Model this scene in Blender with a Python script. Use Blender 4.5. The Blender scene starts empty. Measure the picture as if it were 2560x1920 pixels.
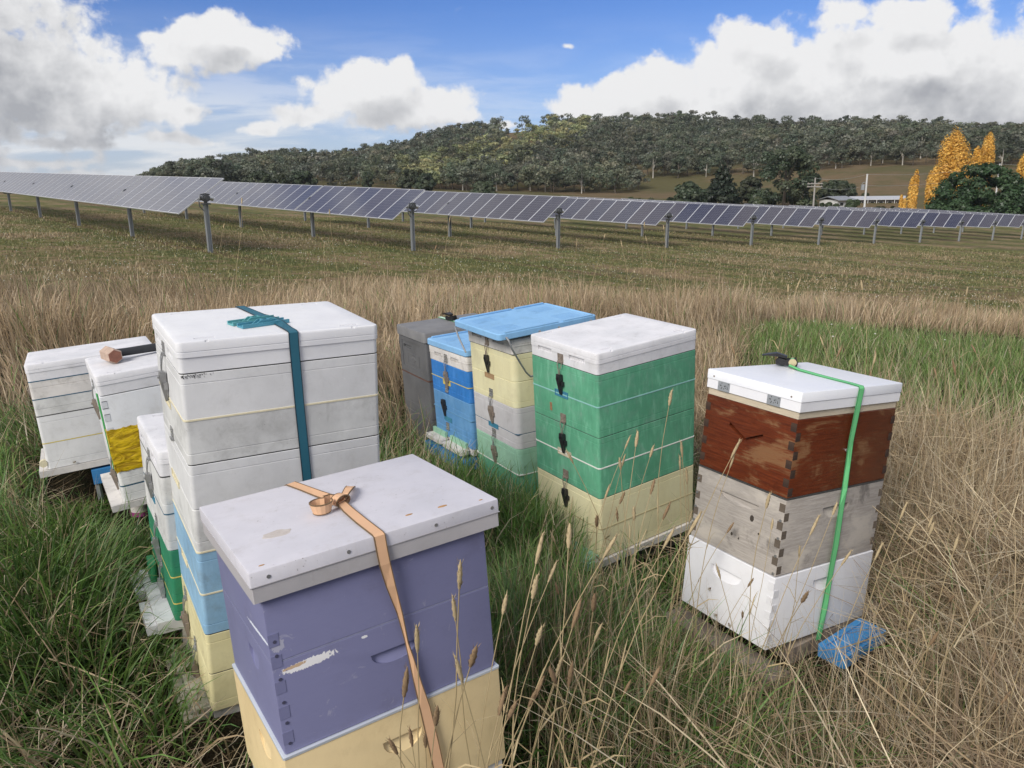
import bpy, bmesh, math, random
import numpy as np
from mathutils import Vector, Matrix
R = math.radians
rng = np.random.default_rng(7)
random.seed(7)
sc = bpy.context.scene
col = sc.collection

# ------------------------------------------------------------------ camera, sky, sun, exposure
F_PX, PITCH, ROLL, CAM_Z = 1954.0, R(14.573), R(-1.3), 1.5      # focal length in px of a 2560 px wide picture
cam = bpy.data.cameras.new('camera')
camo = bpy.data.objects.new('camera', cam); col.objects.link(camo)
cam.sensor_width = 36; cam.lens = 36 * F_PX / 2560
cam.clip_start = 0.05; cam.clip_end = 9000
camo.matrix_world = Matrix.Translation((0, 0, CAM_Z)) @ Matrix.Rotation(R(90) - PITCH, 4, 'X') @ Matrix.Rotation(ROLL, 4, 'Z')
sc.camera = camo

SUN_EL, SUN_AZ = R(36), R(-146)         # azimuth measured from +Y (the view direction) towards +X
SKY_STRENGTH = 0.1

def ray(px, py):
    """direction through a point of the 2560 x 1920 view, for laying out the far terrain"""
    a = px - 1280; b = 960 - py; c, s = math.cos(ROLL), math.sin(ROLL)
    u = (a * c - b * s) / F_PX; w = (a * s + b * c) / F_PX
    return np.array([u, math.cos(PITCH) + w * math.sin(PITCH), -math.sin(PITCH) + w * math.cos(PITCH)])
def az_el(px, py):
    d = ray(px, py); return math.atan2(d[0], d[1]), d[2] / math.hypot(d[0], d[1])
K = 2560 / 2212                          # measuring scale of the notes below

world = bpy.data.worlds.new('World'); sc.world = world; world.use_nodes = True
wt = world.node_tree; wt.nodes.clear()
def N(t, typ, **kw):
    n = t.nodes.new(typ)
    for k, v in kw.items(): setattr(n, k, v)
    return n
def setin(t, sock, v):
    if isinstance(v, bpy.types.NodeSocket): t.links.new(v, sock)
    elif v is not None:
        if hasattr(sock.default_value, '__len__') and not hasattr(v, '__len__'): v = (v,) * len(sock.default_value)
        if hasattr(v, '__len__') and len(sock.default_value) == 4 and len(v) == 3: v = (*v, 1)
        sock.default_value = v
def M(t, op, a, b=None, c=None, clamp=False):
    n = N(t, 'ShaderNodeMath', operation=op, use_clamp=clamp)
    for i, v in enumerate((a, b, c)): setin(t, n.inputs[i], v)
    return n.outputs[0]
def VM(t, op, a, b=None, out=0, scale=None):
    n = N(t, 'ShaderNodeVectorMath', operation=op)
    setin(t, n.inputs[0], a)
    if b is not None: setin(t, n.inputs[1], b)
    if scale is not None: setin(t, n.inputs['Scale'], scale)
    return n.outputs[out]
def MIX(t, f, a, b, typ='RGBA', blend='MIX'):
    n = N(t, 'ShaderNodeMix', data_type=typ)
    if typ == 'RGBA': n.blend_type = blend; ia, ib, o = 6, 7, 2
    else: ia, ib, o = 2, 3, 0
    setin(t, n.inputs[0], f); setin(t, n.inputs[ia], a); setin(t, n.inputs[ib], b)
    return n.outputs[o]
def NOISE(t, vec, scale, detail=4, rough=.55, dist=0, dim='3D', out=0):
    n = N(t, 'ShaderNodeTexNoise', noise_dimensions=dim)
    if vec is not None: t.links.new(vec, n.inputs['Vector'])
    n.inputs['Scale'].default_value = scale; n.inputs['Detail'].default_value = detail
    n.inputs['Roughness'].default_value = rough; n.inputs['Distortion'].default_value = dist
    return n.outputs[out]
def STEP(t, v, a, b):
    n = N(t, 'ShaderNodeMapRange', interpolation_type='SMOOTHSTEP')
    setin(t, n.inputs[0], v); n.inputs[1].default_value = a; n.inputs[2].default_value = b
    return n.outputs[0]

# cumulus by direction: (x, y, half width, half height, weight), in the measuring scale, turned into azimuth / elevation
BLOBS = [(30,165,150,92,1),(150,185,90,75,.9),(235,205,140,66,1.05),(345,232,80,40,.95),(60,35,150,45,.62),(-250,160,260,150,1),(-380,-20,330,260,1.2),(160,240,190,60,.8),
 (430,88,115,50,1),(480,62,62,40,1),(535,98,95,40,1),(490,138,70,32,.8),(330,72,60,26,.7),(600,95,60,24,.5),
 (790,205,115,58,1),(845,182,70,44,1),(890,232,150,45,1),(670,250,130,32,.7),(560,268,90,22,.6),(980,252,90,26,.75),
 (1320,228,120,52,1),(1450,195,105,66,1.05),(1600,178,140,90,1.1),(1640,112,75,52,1),(1770,195,170,95,1.1),(1950,165,200,95,1.1),(2110,140,140,75,1),
 (2170,205,170,85,1),(1500,245,270,40,.9),(1900,240,320,50,.9),(2420,170,240,120,1),
 (1820,38,140,46,.62),(1960,35,140,50,.66),(2080,70,90,44,.6),(1222,98,24,15,.40),(2000,268,230,24,.6),
 (120,300,200,28,.55),(380,300,130,22,.55),(60,345,220,20,.5),(170,378,60,20,.8),(1080,268,90,18,.55)]
cg = bpy.data.node_groups.new('cloud_density', 'ShaderNodeTree')
cg.interface.new_socket('P', in_out='INPUT', socket_type='NodeSocketVector')
cg.interface.new_socket('D', in_out='OUTPUT', socket_type='NodeSocketFloat')
gi = N(cg, 'NodeGroupInput'); go = N(cg, 'NodeGroupOutput')
P = gi.outputs[0]
warp = VM(cg, 'SUBTRACT', NOISE(cg, P, 9, 3, .5, out=1), (.5, .5, .5))
PW = VM(cg, 'ADD', P, VM(cg, 'MULTIPLY', warp, (.05, .03, 0)))
acc = None
for (bx, by, rx, ry, w) in BLOBS:
    a, e = az_el(bx * K, by * K); kx = F_PX / (rx * K) * .94; ky = F_PX / (ry * K) * .94
    v = VM(cg, 'MULTIPLY', VM(cg, 'SUBTRACT', PW, (a, e, 0)), (kx, ky, 0))
    d = M(cg, 'SUBTRACT', w, VM(cg, 'LENGTH', v, out=1))
    acc = d if acc is None else M(cg, 'SMOOTH_MAX', acc, d, .25)
# beyond the frame the same broken cumulus goes on
sep = N(cg, 'ShaderNodeSeparateXYZ'); cg.links.new(P, sep.inputs[0])
outside = STEP(cg, M(cg, 'ABSOLUTE', sep.outputs[0]), .62, .8)
outside = M(cg, 'MAXIMUM', outside, STEP(cg, sep.outputs[1], .26, .36))
gen = M(cg, 'MULTIPLY', M(cg, 'SUBTRACT', NOISE(cg, P, 2.6, 3, .5), .43), 4.2)
acc = M(cg, 'MAXIMUM', acc, MIX(cg, outside, -3.0, gen, 'FLOAT'))
bil = M(cg, 'SUBTRACT', M(cg, 'ABSOLUTE', M(cg, 'MULTIPLY', M(cg, 'SUBTRACT', NOISE(cg, P, 15, 2, .5), .5), 4.)), .38)
f1 = M(cg, 'ADD', M(cg, 'MULTIPLY', M(cg, 'SUBTRACT', NOISE(cg, P, 13, 7, .6), .5), .75), M(cg, 'MULTIPLY', bil, .30))
f2 = M(cg, 'SUBTRACT', NOISE(cg, P, 55, 5, .6), .5)
den = M(cg, 'ADD', M(cg, 'ADD', acc, M(cg, 'MULTIPLY', f1, 1.5)), M(cg, 'MULTIPLY', f2, .75))
cg.links.new(den, go.inputs[0])

tc = N(wt, 'ShaderNodeTexCoord')
sx = N(wt, 'ShaderNodeSeparateXYZ'); wt.links.new(tc.outputs['Generated'], sx.inputs[0])
az = M(wt, 'ARCTAN2', sx.outputs[0], sx.outputs[1])
el = M(wt, 'DIVIDE', sx.outputs[2], M(wt, 'SQRT', M(wt, 'ADD', M(wt, 'MULTIPLY', sx.outputs[0], sx.outputs[0]), M(wt, 'MULTIPLY', sx.outputs[1], sx.outputs[1]))))
el = M(wt, 'MINIMUM', el, 4.0)
cp = N(wt, 'ShaderNodeCombineXYZ'); wt.links.new(az, cp.inputs[0]); wt.links.new(el, cp.inputs[1])
def density(off):
    g = N(wt, 'ShaderNodeGroup'); g.node_tree = cg
    wt.links.new(VM(wt, 'ADD', cp.outputs[0], off), g.inputs[0]); return g.outputs[0]
d0 = density((0, 0, 0)); d1 = density((-.012, .03, 0)); d2 = density((-.03, .075, 0))
cover = STEP(wt, d0, -.10, .24)
shade = M(wt, 'ADD', M(wt, 'MULTIPLY', STEP(wt, d1, .0, 1.1), .34), M(wt, 'MULTIPLY', STEP(wt, d2, -.05, 1.0), .50))
lit = M(wt, 'ADD', M(wt, 'SUBTRACT', 1.0, shade), M(wt, 'MULTIPLY', M(wt, 'SUBTRACT', d0, d1), .42))
inner = STEP(wt, d0, .15, .75)
greyp = STEP(wt, NOISE(wt, VM(wt, 'MULTIPLY', cp.outputs[0], (1, 1.7, 1)), 6.5, 4, .55, .3), .42, .66)
lit = M(wt, 'SUBTRACT', lit, M(wt, 'MULTIPLY', inner, M(wt, 'ADD', M(wt, 'MULTIPLY', greyp, .34), M(wt, 'MULTIPLY', M(wt, 'SUBTRACT', 1., STEP(wt, az, -.5, -.25)), .16))), clamp=True)
lit = M(wt, 'MAXIMUM', lit, M(wt, 'MULTIPLY', M(wt, 'MULTIPLY', M(wt, 'SUBTRACT', 1., STEP(wt, az, -.82, -.60)), STEP(wt, az, -2.6, -2.2)), .97))  # unseen clouds left of the frame forced bright for panel reflections and left faces
# thin veil and streaks low over the horizon, mostly to the left
vs = VM(wt, 'MULTIPLY', cp.outputs[0], (1.0, 6.0, 1.0))
streak = NOISE(wt, vs, 5.5, 6, .6, .4)
low = M(wt, 'SUBTRACT', 1.0, STEP(wt, el, .03, .21))
left = M(wt, 'SUBTRACT', 1.0, STEP(wt, az, -.42, .12))
veil = M(wt, 'MULTIPLY', M(wt, 'MULTIPLY', low, M(wt, 'ADD', M(wt, 'MULTIPLY', left, .55), .45)), M(wt, 'ADD', .62, M(wt, 'MULTIPLY', STEP(wt, streak, .38, .62), .38)))
wisp = M(wt, 'MULTIPLY', STEP(wt, NOISE(wt, VM(wt, 'MULTIPLY', cp.outputs[0], (1, 2.2, 1)), 5.0, 7, .62, .8), .58, .78), .42)
sky = N(wt, 'ShaderNodeTexSky', sky_type='NISHITA', sun_disc=False)
sky.sun_elevation = SUN_EL; sky.sun_rotation = SUN_AZ; sky.altitude = 900; sky.air_density = 1.0; sky.dust_density = .3; sky.ozone_density = 3.0
hs = N(wt, 'ShaderNodeHueSaturation'); hs.inputs['Saturation'].default_value = 1.12; hs.inputs['Value'].default_value = 1.0
wt.links.new(sky.outputs[0], hs.inputs['Color'])
skyc = MIX(wt, 1.0, hs.outputs[0], (.47, .54, .78), blend='MULTIPLY')
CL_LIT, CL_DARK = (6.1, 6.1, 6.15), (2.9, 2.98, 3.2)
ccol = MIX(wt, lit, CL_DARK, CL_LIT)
veilc = MIX(wt, STEP(wt, streak, .40, .60), (4.0, 4.4, 5.0), (5.6, 5.75, 5.95))
c = MIX(wt, M(wt, 'MAXIMUM', veil, wisp), skyc, veilc)
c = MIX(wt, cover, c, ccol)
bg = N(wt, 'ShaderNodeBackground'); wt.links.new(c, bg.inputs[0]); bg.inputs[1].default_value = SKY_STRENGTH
wo = N(wt, 'ShaderNodeOutputWorld'); wt.links.new(bg.outputs[0], wo.inputs[0])
world.cycles.sampling_method = 'MANUAL'; world.cycles.sample_map_resolution = 512

sun = bpy.data.lights.new('sun', 'SUN'); sun.energy = 2.5; sun.angle = R(26); sun.color = (1, .95, .87)
suno = bpy.data.objects.new('sun', sun); col.objects.link(suno)
sd = Vector((math.sin(SUN_AZ) * math.cos(SUN_EL), math.cos(SUN_AZ) * math.cos(SUN_EL), math.sin(SUN_EL)))
suno.rotation_euler = sd.to_track_quat('Z', 'Y').to_euler()
suno.location = sd * 30

sc.view_settings.view_transform = 'Standard'; sc.view_settings.look = 'None'
sc.view_settings.exposure = 0.52; sc.view_settings.gamma = 1; sc.view_settings.use_curve_mapping = False
sc.cycles.max_bounces = 6; sc.cycles.diffuse_bounces = 3; sc.cycles.glossy_bounces = 3; sc.cycles.transmission_bounces = 3

# ------------------------------------------------------------------ materials
def mat(name):
    m = bpy.data.materials.new(name); m.use_nodes = True
    t = m.node_tree; b = t.nodes['Principled BSDF']
    return m, t, b
def objco(t):
    return N(t, 'ShaderNodeTexCoord').outputs['Object']
def simple(name, c, rough=.5, metal=0., var=.12, scale=30, bump=.0, spec=.5):
    m, t, b = mat(name); o = objco(t)
    n = NOISE(t, o, scale, 4, .6)
    b.inputs['Base Color'].default_value = (*c, 1)
    t.links.new(MIX(t, n, tuple(x * (1 - var) for x in c), tuple(min(1, x * (1 + var)) for x in c)), b.inputs['Base Color'])
    b.inputs['Roughness'].default_value = rough; b.inputs['Metallic'].default_value = metal
    b.inputs['Specular IOR Level'].default_value = spec
    if bump:
        bp = N(t, 'ShaderNodeBump'); bp.inputs['Strength'].default_value = bump; bp.inputs['Distance'].default_value = .002
        t.links.new(NOISE(t, o, scale * 6, 4, .7), bp.inputs['Height']); t.links.new(bp.outputs[0], b.inputs['Normal'])
    return m
def plastic(name, c, c2=None, dirt=(.16, .14, .11), amount=.35, rough=.5, streak=0., speck=.5, seed=0., bump=.15):
    """weathered painted plastic: blotchy base, grime speckle, faint vertical streaks"""
    m, t, b = mat(name); o = VM(t, 'ADD', objco(t), (seed, seed * .7, seed * 1.3))
    c2 = c2 or tuple(min(1, x * .82) for x in c)
    n1 = NOISE(t, o, 6, 5, .6); base = MIX(t, STEP(t, n1, .35, .68), c, c2)
    if streak:
        ns = NOISE(t, VM(t, 'MULTIPLY', o, (9, 9, 2.2)), 4.5, 5, .65, .6)
        pale = tuple(min(1, x * 1.25 + .07) for x in c); deep = tuple(x * .72 for x in c)
        base = MIX(t, M(t, 'MULTIPLY', STEP(t, ns, .50, .68), streak * .5), base, pale)
        base = MIX(t, M(t, 'MULTIPLY', M(t, 'SUBTRACT', 1., STEP(t, ns, .34, .50)), streak * .55), base, deep)
    n2 = NOISE(t, o, 16, 6, .72, .3); n3 = NOISE(t, o, 130, 3, .6)
    film = M(t, 'MULTIPLY', STEP(t, n2, .46, .82), min(1., amount * 1.5))
    runs = NOISE(t, VM(t, 'MULTIPLY', o, (1, 1, .16)), 34, 4, .65, .2)
    film = M(t, 'MAXIMUM', film, M(t, 'MULTIPLY', M(t, 'MULTIPLY', STEP(t, runs, .56, .74), STEP(t, n1, .40, .62)), amount * 1.1))
    scrn = NOISE(t, VM(t, 'MULTIPLY', o, (1.6, 1.6, 1)), 48, 5, .75, 2.2)
    base = MIX(t, M(t, 'MULTIPLY', STEP(t, scrn, .655, .70), .55), base, tuple(min(.85, x * 1.2 + .10) for x in c))
    base = MIX(t, film, base, dirt)
    sp = M(t, 'MULTIPLY', M(t, 'MULTIPLY', STEP(t, n3, .66, .76), STEP(t, n2, .42, .62)), speck)
    base = MIX(t, sp, base, tuple(x * .5 for x in dirt))
    t.links.new(base, b.inputs['Base Color'])
    t.links.new(M(t, 'ADD', rough, M(t, 'MULTIPLY', n2, .25)), b.inputs['Roughness'])
    b.inputs['Specular IOR Level'].default_value = .35
    bp = N(t, 'ShaderNodeBump'); bp.inputs['Strength'].default_value = bump; bp.inputs['Distance'].default_value = .0015
    t.links.new(M(t, 'ADD', NOISE(t, o, 22, 5, .65), M(t, 'MULTIPLY', n3, .3)), bp.inputs['Height']); t.links.new(bp.outputs[0], b.inputs['Normal'])
    return m
def wood(name, c, c2, c3, rough=.6, gscale=1., amt3=.7, seed=0., blotch=.5):
    """timber with long horizontal grain, pale worn and dark stained patches"""
    m, t, b = mat(name); o = VM(t, 'ADD', objco(t), (seed, seed * .6, seed * 1.7))
    g = NOISE(t, VM(t, 'MULTIPLY', o, (2.2, 2.2, 34)), 5 * gscale, 6, .7, .25)
    fine = NOISE(t, VM(t, 'MULTIPLY', o, (6, 6, 130)), 6 * gscale, 4, .7)
    base = MIX(t, STEP(t, g, .3, .7), c, c2)
    base = MIX(t, M(t, 'MULTIPLY', STEP(t, fine, .48, .66), .5), base, tuple(x * .55 for x in c))
    bl = NOISE(t, VM(t, 'MULTIPLY', o, (1, 1, 2.2)), 5.5, 5, .62, .5)
    worn = M(t, 'MULTIPLY', STEP(t, M(t, 'ADD', bl, M(t, 'MULTIPLY', M(t, 'SUBTRACT', g, .5), .5)), .52, .68), amt3)
    base = MIX(t, worn, base, c3)
    bl2 = NOISE(t, VM(t, 'ADD', o, (3.3, 1.7, .4)), 7, 5, .7, .4)
    base = MIX(t, M(t, 'MULTIPLY', STEP(t, bl2, .56, .72), blotch), base, tuple(x * .3 for x in c))
    t.links.new(base, b.inputs['Base Color']); b.inputs['Roughness'].default_value = rough
    b.inputs['Specular IOR Level'].default_value = .3
    bp = N(t, 'ShaderNodeBump'); bp.inputs['Strength'].default_value = .35; bp.inputs['Distance'].default_value = .0015
    t.links.new(M(t, 'ADD', g, fine), bp.inputs['Height']); t.links.new(bp.outputs[0], b.inputs['Normal'])
    return m
def leafmat(name, trans=.3, rough=.6, objvar=.0):
    """blade and leaf colour comes from each piece's own tint"""
    m, t, b = mat(name)
    at = N(t, 'ShaderNodeVertexColor'); at.layer_name = 'tint'
    c = at.outputs[0]
    if objvar:
        oi = N(t, 'ShaderNodeObjectInfo')
        h = N(t, 'ShaderNodeHueSaturation'); t.links.new(c, h.inputs['Color'])
        t.links.new(M(t, 'ADD', .5 - .02, M(t, 'MULTIPLY', oi.outputs['Random'], .04)), h.inputs['Hue'])
        t.links.new(M(t, 'ADD', 1 - objvar, M(t, 'MULTIPLY', oi.outputs['Random'], objvar * 2)), h.inputs['Value']); c = h.outputs[0]
    d = N(t, 'ShaderNodeBsdfDiffuse'); t.links.new(c, d.inputs[0])
    tr = N(t, 'ShaderNodeBsdfTranslucent'); t.links.new(c, tr.inputs[0])
    mx = N(t, 'ShaderNodeMixShader'); mx.inputs[0].default_value = trans
    t.links.new(d.outputs[0], mx.inputs[1]); t.links.new(tr.outputs[0], mx.inputs[2])
    gl = N(t, 'ShaderNodeBsdfGlossy'); gl.inputs['Roughness'].default_value = .45; gl.inputs[0].default_value = (1, 1, 1, 1)
    m2 = N(t, 'ShaderNodeMixShader'); m2.inputs[0].default_value = .025
    t.links.new(mx.outputs[0], m2.inputs[1]); t.links.new(gl.outputs[0], m2.inputs[2])
    t.nodes.remove(b)
    t.links.new(m2.outputs[0], t.nodes['Material Output'].inputs[0])
    return m

# ------------------------------------------------------------------ mesh and object helpers
class MB:
    def __init__(s): s.v = []; s.f = []; s.m = []
    def quad(s, pts, mi=0):
        i = len(s.v); s.v += [tuple(p) for p in pts]; s.f.append(tuple(range(i, i + len(pts)))); s.m.append(mi)
    def box(s, lo, hi, mi=0, mtx=None):
        x0, y0, z0 = lo; x1, y1, z1 = hi
        p = [(x0,y0,z0),(x1,y0,z0),(x1,y1,z0),(x0,y1,z0),(x0,y0,z1),(x1,y0,z1),(x1,y1,z1),(x0,y1,z1)]
        if mtx is not None: p = [tuple(mtx @ Vector(q)) for q in p]
        i = len(s.v); s.v += p
        for q in ((0,3,2,1),(4,5,6,7),(0,1,5,4),(1,2,6,5),(2,3,7,6),(3,0,4,7)): s.f.append(tuple(i + k for k in q)); s.m.append(mi)
        return s
    def rings(s, rings, mi=0, cap=True, closed=True):
        base = len(s.v); n = len(rings[0])
        for r in rings: s.v += [tuple(p) for p in r]
        for k in range(len(rings) - 1):
            for j in range(n if closed else n - 1):
                a = base + k * n + j; b = base + k * n + (j + 1) % n
                s.f.append((a, b, b + n, a + n)); s.m.append(mi)
        if cap:
            s.f.append(tuple(base + j for j in reversed(range(n)))); s.m.append(mi)
            s.f.append(tuple(base + (len(rings) - 1) * n + j for j in range(n))); s.m.append(mi)
        return s
    def tube(s, pts, r, n=8, mi=0, cap=True):
        pts = [Vector(p) for p in pts]; rr = r if hasattr(r, '__len__') else [r] * len(pts)
        rings = []; ref = None
        for i, p in enumerate(pts):
            d = (pts[min(i + 1, len(pts) - 1)] - pts[max(i - 1, 0)]).normalized()
            if ref is None: ref = d.orthogonal().normalized()
            u = (ref - d * ref.dot(d)).normalized(); ref = u; w = d.cross(u)
            rings.append([p + (u * math.cos(2 * math.pi * k / n) + w * math.sin(2 * math.pi * k / n)) * rr[i] for k in range(n)])
        return s.rings(rings, mi, cap)
    def ribbon(s, secs, th=.0016, mi=0):
        """secs: (centre, across unit vector, half width)"""
        rings = []
        for i, (c, w, hw) in enumerate(secs):
            c = Vector(c); w = Vector(w).normalized()
            d = (Vector(secs[min(i + 1, len(secs) - 1)][0]) - Vector(secs[max(i - 1, 0)][0])).normalized()
            n = d.cross(w).normalized()
            rings.append([c - w * hw - n * th / 2, c + w * hw - n * th / 2, c + w * hw + n * th / 2, c - w * hw + n * th / 2])
        return s.rings(rings, mi)
    def mesh(s, name, mats, smooth=35):
        me = bpy.data.meshes.new(name); me.from_pydata(s.v, [], s.f)
        for m in (mats if isinstance(mats, (list, tuple)) else [mats]): me.materials.append(m)
        if any(s.m): me.polygons.foreach_set('material_index', s.m)
        me.update()
        if smooth:
            me.polygons.foreach_set('use_smooth', [True] * len(me.polygons)); me.set_sharp_from_angle(angle=R(smooth))
        return me
    def build(s, name, mats, parent=None, smooth=35, loc=None):
        return link(name, s.mesh(name, mats, smooth), parent, loc)
def link(name, me, parent=None, loc=None, mtx=None):
    o = bpy.data.objects.new(name, me); col.objects.link(o)
    if parent: o.parent = parent
    if loc is not None: o.location = loc
    if mtx is not None: o.matrix_local = mtx
    return o
def tag(o, label=None, cat=None, group=None, kind=None):
    if label: o['label'] = label
    if cat: o['category'] = cat
    if group: o['group'] = group
    if kind: o['kind'] = kind
    return o
def empty(name, mtx, label, cat, group=None):
    o = bpy.data.objects.new(name, None); col.objects.link(o); o.matrix_world = mtx
    o.empty_display_size = .1
    return tag(o, label, cat, group)
def bigmesh(name, v, f, mats, tint=None, smooth=False):
    """fast mesh from numpy: v (n,3), f (m,k) all faces with k corners, tint (n,3)"""
    me = bpy.data.meshes.new(name); v = np.asarray(v, np.float32); f = np.asarray(f, np.int32); k = f.shape[1]
    me.vertices.add(len(v)); me.vertices.foreach_set('co', v.ravel())
    me.loops.add(f.size); me.loops.foreach_set('vertex_index', f.ravel())
    me.polygons.add(len(f)); me.polygons.foreach_set('loop_start', np.arange(0, f.size, k, dtype=np.int32))
    me.polygons.foreach_set('loop_total', np.full(len(f), k, np.int32))
    if smooth: me.polygons.foreach_set('use_smooth', np.ones(len(f), bool))
    me.materials.append(mats); me.update(calc_edges=True)
    if tint is not None:
        a = me.color_attributes.new('tint', 'FLOAT_COLOR', 'POINT')
        a.data.foreach_set('color', np.concatenate([tint, np.ones((len(v), 1))], 1).astype(np.float32).ravel())
    return me
def sstep(x, a, b):
    t = np.clip((x - a) / (b - a), 0, 1); return t * t * (3 - 2 * t)

# ------------------------------------------------------------------ terrain
XS   = np.array([-900, -300, 0, 280, 350, 430, 500, 580, 700, 780, 830, 900, 1000, 1100, 1200, 1330, 1500, 1700, 1850, 2050, 2212, 2500, 3100.])
RIDG = np.array([ 408,  408, 408, 412, 396, 373, 367, 357, 355, 351, 336, 319,  301,  287,  279,  285,  285,  291,  289,  297,  302,  310,  335.])
FOOT = np.interp(XS, [-900, 280, 500, 780, 900, 1000, 1200, 1500, 1700, 1900, 2212, 3100], [414, 416, 408, 402, 404, 409, 415, 411, 393, 374, 374, 382])
HOUS = np.interp(XS, [-900, 280, 500, 780, 900, 1000, 1200, 1500, 1700, 1900, 2500, 3100], [420, 421, 422, 426, 430, 434, 440, 442, 446, 447, 448, 452])
def tan_el(xs, ys): return np.array([az_el(x * K, y * K)[1] for x, y in zip(xs, ys)])
AZ = np.array([az_el(x * K, 400 * K)[0] for x in XS])
TR, TF, TH = tan_el(XS, RIDG), tan_el(XS, FOOT), tan_el(XS, HOUS)
RR = np.array([95., 150, 220, 320, 440, 560, 680, 1000, 2000, 6000])
def ground_near(x, y):
    zn = -.064 * x
    yy = np.clip(y, -30, 83); zf = -.3175 - .0641 * x - .0371 * yy + .000224 * yy * yy
    t = sstep(y, 3, 20)
    b = .02 * np.sin(x * 1.9 + 1) * np.sin(y * 1.6) + .012 * np.sin(x * 5.1 + y * 3.3)
    return zn * (1 - t) + zf * t + b
def ground_z(x, y):
    x = np.asarray(x, float); y = np.asarray(y, float)
    r = np.hypot(x, y); a = np.arctan2(x, y)
    zn = ground_near(x, y)
    lim = 95 / np.maximum(r, 95); z95 = ground_near(x * lim, y * lim)
    tr, tf, th = np.interp(a, AZ, TR), np.interp(a, AZ, TF), np.interp(a, AZ, TH)
    zh = 1.5 + th * 220; zf = 1.5 + tf * 320; zr = 1.5 + tr * 560
    zb = np.minimum(zr, zf)
    ctrl = [z95, z95 * .45 + zh * .55, zh, zf, zf + (zr - zf) * .46, zr, zr - 2 - np.maximum(0, zr - zb) * .25, zb * .5 + zr * .1, zb * .5, zb * .5]
    lr = np.log(np.maximum(r, 95)); L = np.log(RR); z = np.zeros_like(r)
    for i in range(len(RR) - 1):
        k = (lr >= L[i]) & (lr < L[i + 1] + (1e9 if i == len(RR) - 2 else 0))
        t = np.clip((lr - L[i]) / (L[i + 1] - L[i]), 0, 1); z = np.where(k, ctrl[i] * (1 - t) + ctrl[i + 1] * t, z)
    z += sstep(r, 235, 330) * (np.sin(x * .045 + 2) * np.sin(y * .05) * .9 + np.sin(x * .013) * 1.2) * (1 - sstep(r, 900, 1500))
    t = sstep(r, 84, 97)
    return zn * (1 - t) + z * t
def polar_sheet(name, r0, r1, nr, m):
    fr = np.linspace(R(-52), R(52), 360); bk = np.linspace(R(52), R(308), 90)[1:-1]
    an = np.concatenate([fr, bk]); rs = np.exp(np.linspace(math.log(r0), math.log(r1), nr))
    A, Q = np.meshgrid(an, rs); x = Q * np.sin(A); y = Q * np.cos(A); z = ground_z(x, y)
    v = np.stack([x, y, z], -1).reshape(-1, 3); n = len(an)
    i, j = np.meshgrid(np.arange(nr - 1), np.arange(n), indexing='ij')
    a = i * n + j; b = i * n + (j + 1) % n
    f = np.stack([a, a + n, b + n, b], -1).reshape(-1, 4)
    return tag(link(name, bigmesh(name, v, f, m, smooth=True)), kind='structure')

ROW_E = np.array([math.cos(R(40.7)), math.sin(R(40.7))]); ROW_D = np.array([math.cos(R(131.1)), math.sin(R(131.1))])
ROW0 = np.array([-8.40, 22.28]) * 1.13; ROW_S = 6.816 * 1.13; BAY = 7.051 * 1.13
gm, t, b = mat('field_ground'); o = objco(t)
n1 = NOISE(t, o, .22, 5, .6); n2 = NOISE(t, o, 1.3, 6, .68); n3 = NOISE(t, o, 14, 5, .7); n4 = NOISE(t, o, 60, 3, .7)
gr = MIX(t, STEP(t, n2, .35, .65), (.125, .14, .048), (.20, .185, .07))
br = MIX(t, STEP(t, n3, .3, .7), (.26, .185, .11), (.34, .25, .145))
mixf = STEP(t, M(t, 'ADD', n1, M(t, 'MULTIPLY', M(t, 'SUBTRACT', n2, .5), .9)), .44, .62)
base = MIX(t, mixf, gr, br)
dt = N(t, 'ShaderNodeVectorMath', operation='DOT_PRODUCT'); t.links.new(o, dt.inputs[0]); dt.inputs[1].default_value = (*ROW_E, 0)
ph = M(t, 'FRACT', M(t, 'ADD', M(t, 'DIVIDE', M(t, 'SUBTRACT', dt.outputs['Value'], float(ROW0 @ ROW_E) + .1), ROW_S), 20.5))
wob = M(t, 'ADD', M(t, 'ABSOLUTE', M(t, 'SUBTRACT', ph, .5)), M(t, 'MULTIPLY', M(t, 'SUBTRACT', n2, .5), .12))
sy = N(t, 'ShaderNodeSeparateXYZ'); t.links.new(o, sy.inputs[0])
infield = M(t, 'MULTIPLY', STEP(t, sy.outputs[1], 19, 24), M(t, 'SUBTRACT', 1., STEP(t, sy.outputs[1], 95, 110)))
lush = M(t, 'MULTIPLY', M(t, 'MULTIPLY', STEP(t, wob, .04, .1), M(t, 'SUBTRACT', 1., STEP(t, wob, .16, .27))), infield)
base = MIX(t, M(t, 'MULTIPLY', lush, .45), base, (.05, .085, .025))
soil = M(t, 'MULTIPLY', M(t, 'SUBTRACT', 1., STEP(t, wob, .02, .055)), infield)
base = MIX(t, M(t, 'MULTIPLY', soil, .7), base, (.12, .075, .045))
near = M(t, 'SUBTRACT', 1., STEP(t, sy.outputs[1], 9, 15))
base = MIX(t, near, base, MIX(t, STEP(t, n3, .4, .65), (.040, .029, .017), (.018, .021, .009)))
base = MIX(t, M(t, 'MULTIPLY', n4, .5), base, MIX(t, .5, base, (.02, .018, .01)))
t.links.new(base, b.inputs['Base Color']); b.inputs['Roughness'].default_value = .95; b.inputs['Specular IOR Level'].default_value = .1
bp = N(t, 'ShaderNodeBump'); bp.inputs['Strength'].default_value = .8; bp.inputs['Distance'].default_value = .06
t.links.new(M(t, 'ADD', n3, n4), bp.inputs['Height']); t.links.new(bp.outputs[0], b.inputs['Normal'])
ground = polar_sheet('ground', .02, 125, 150, gm)

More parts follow.
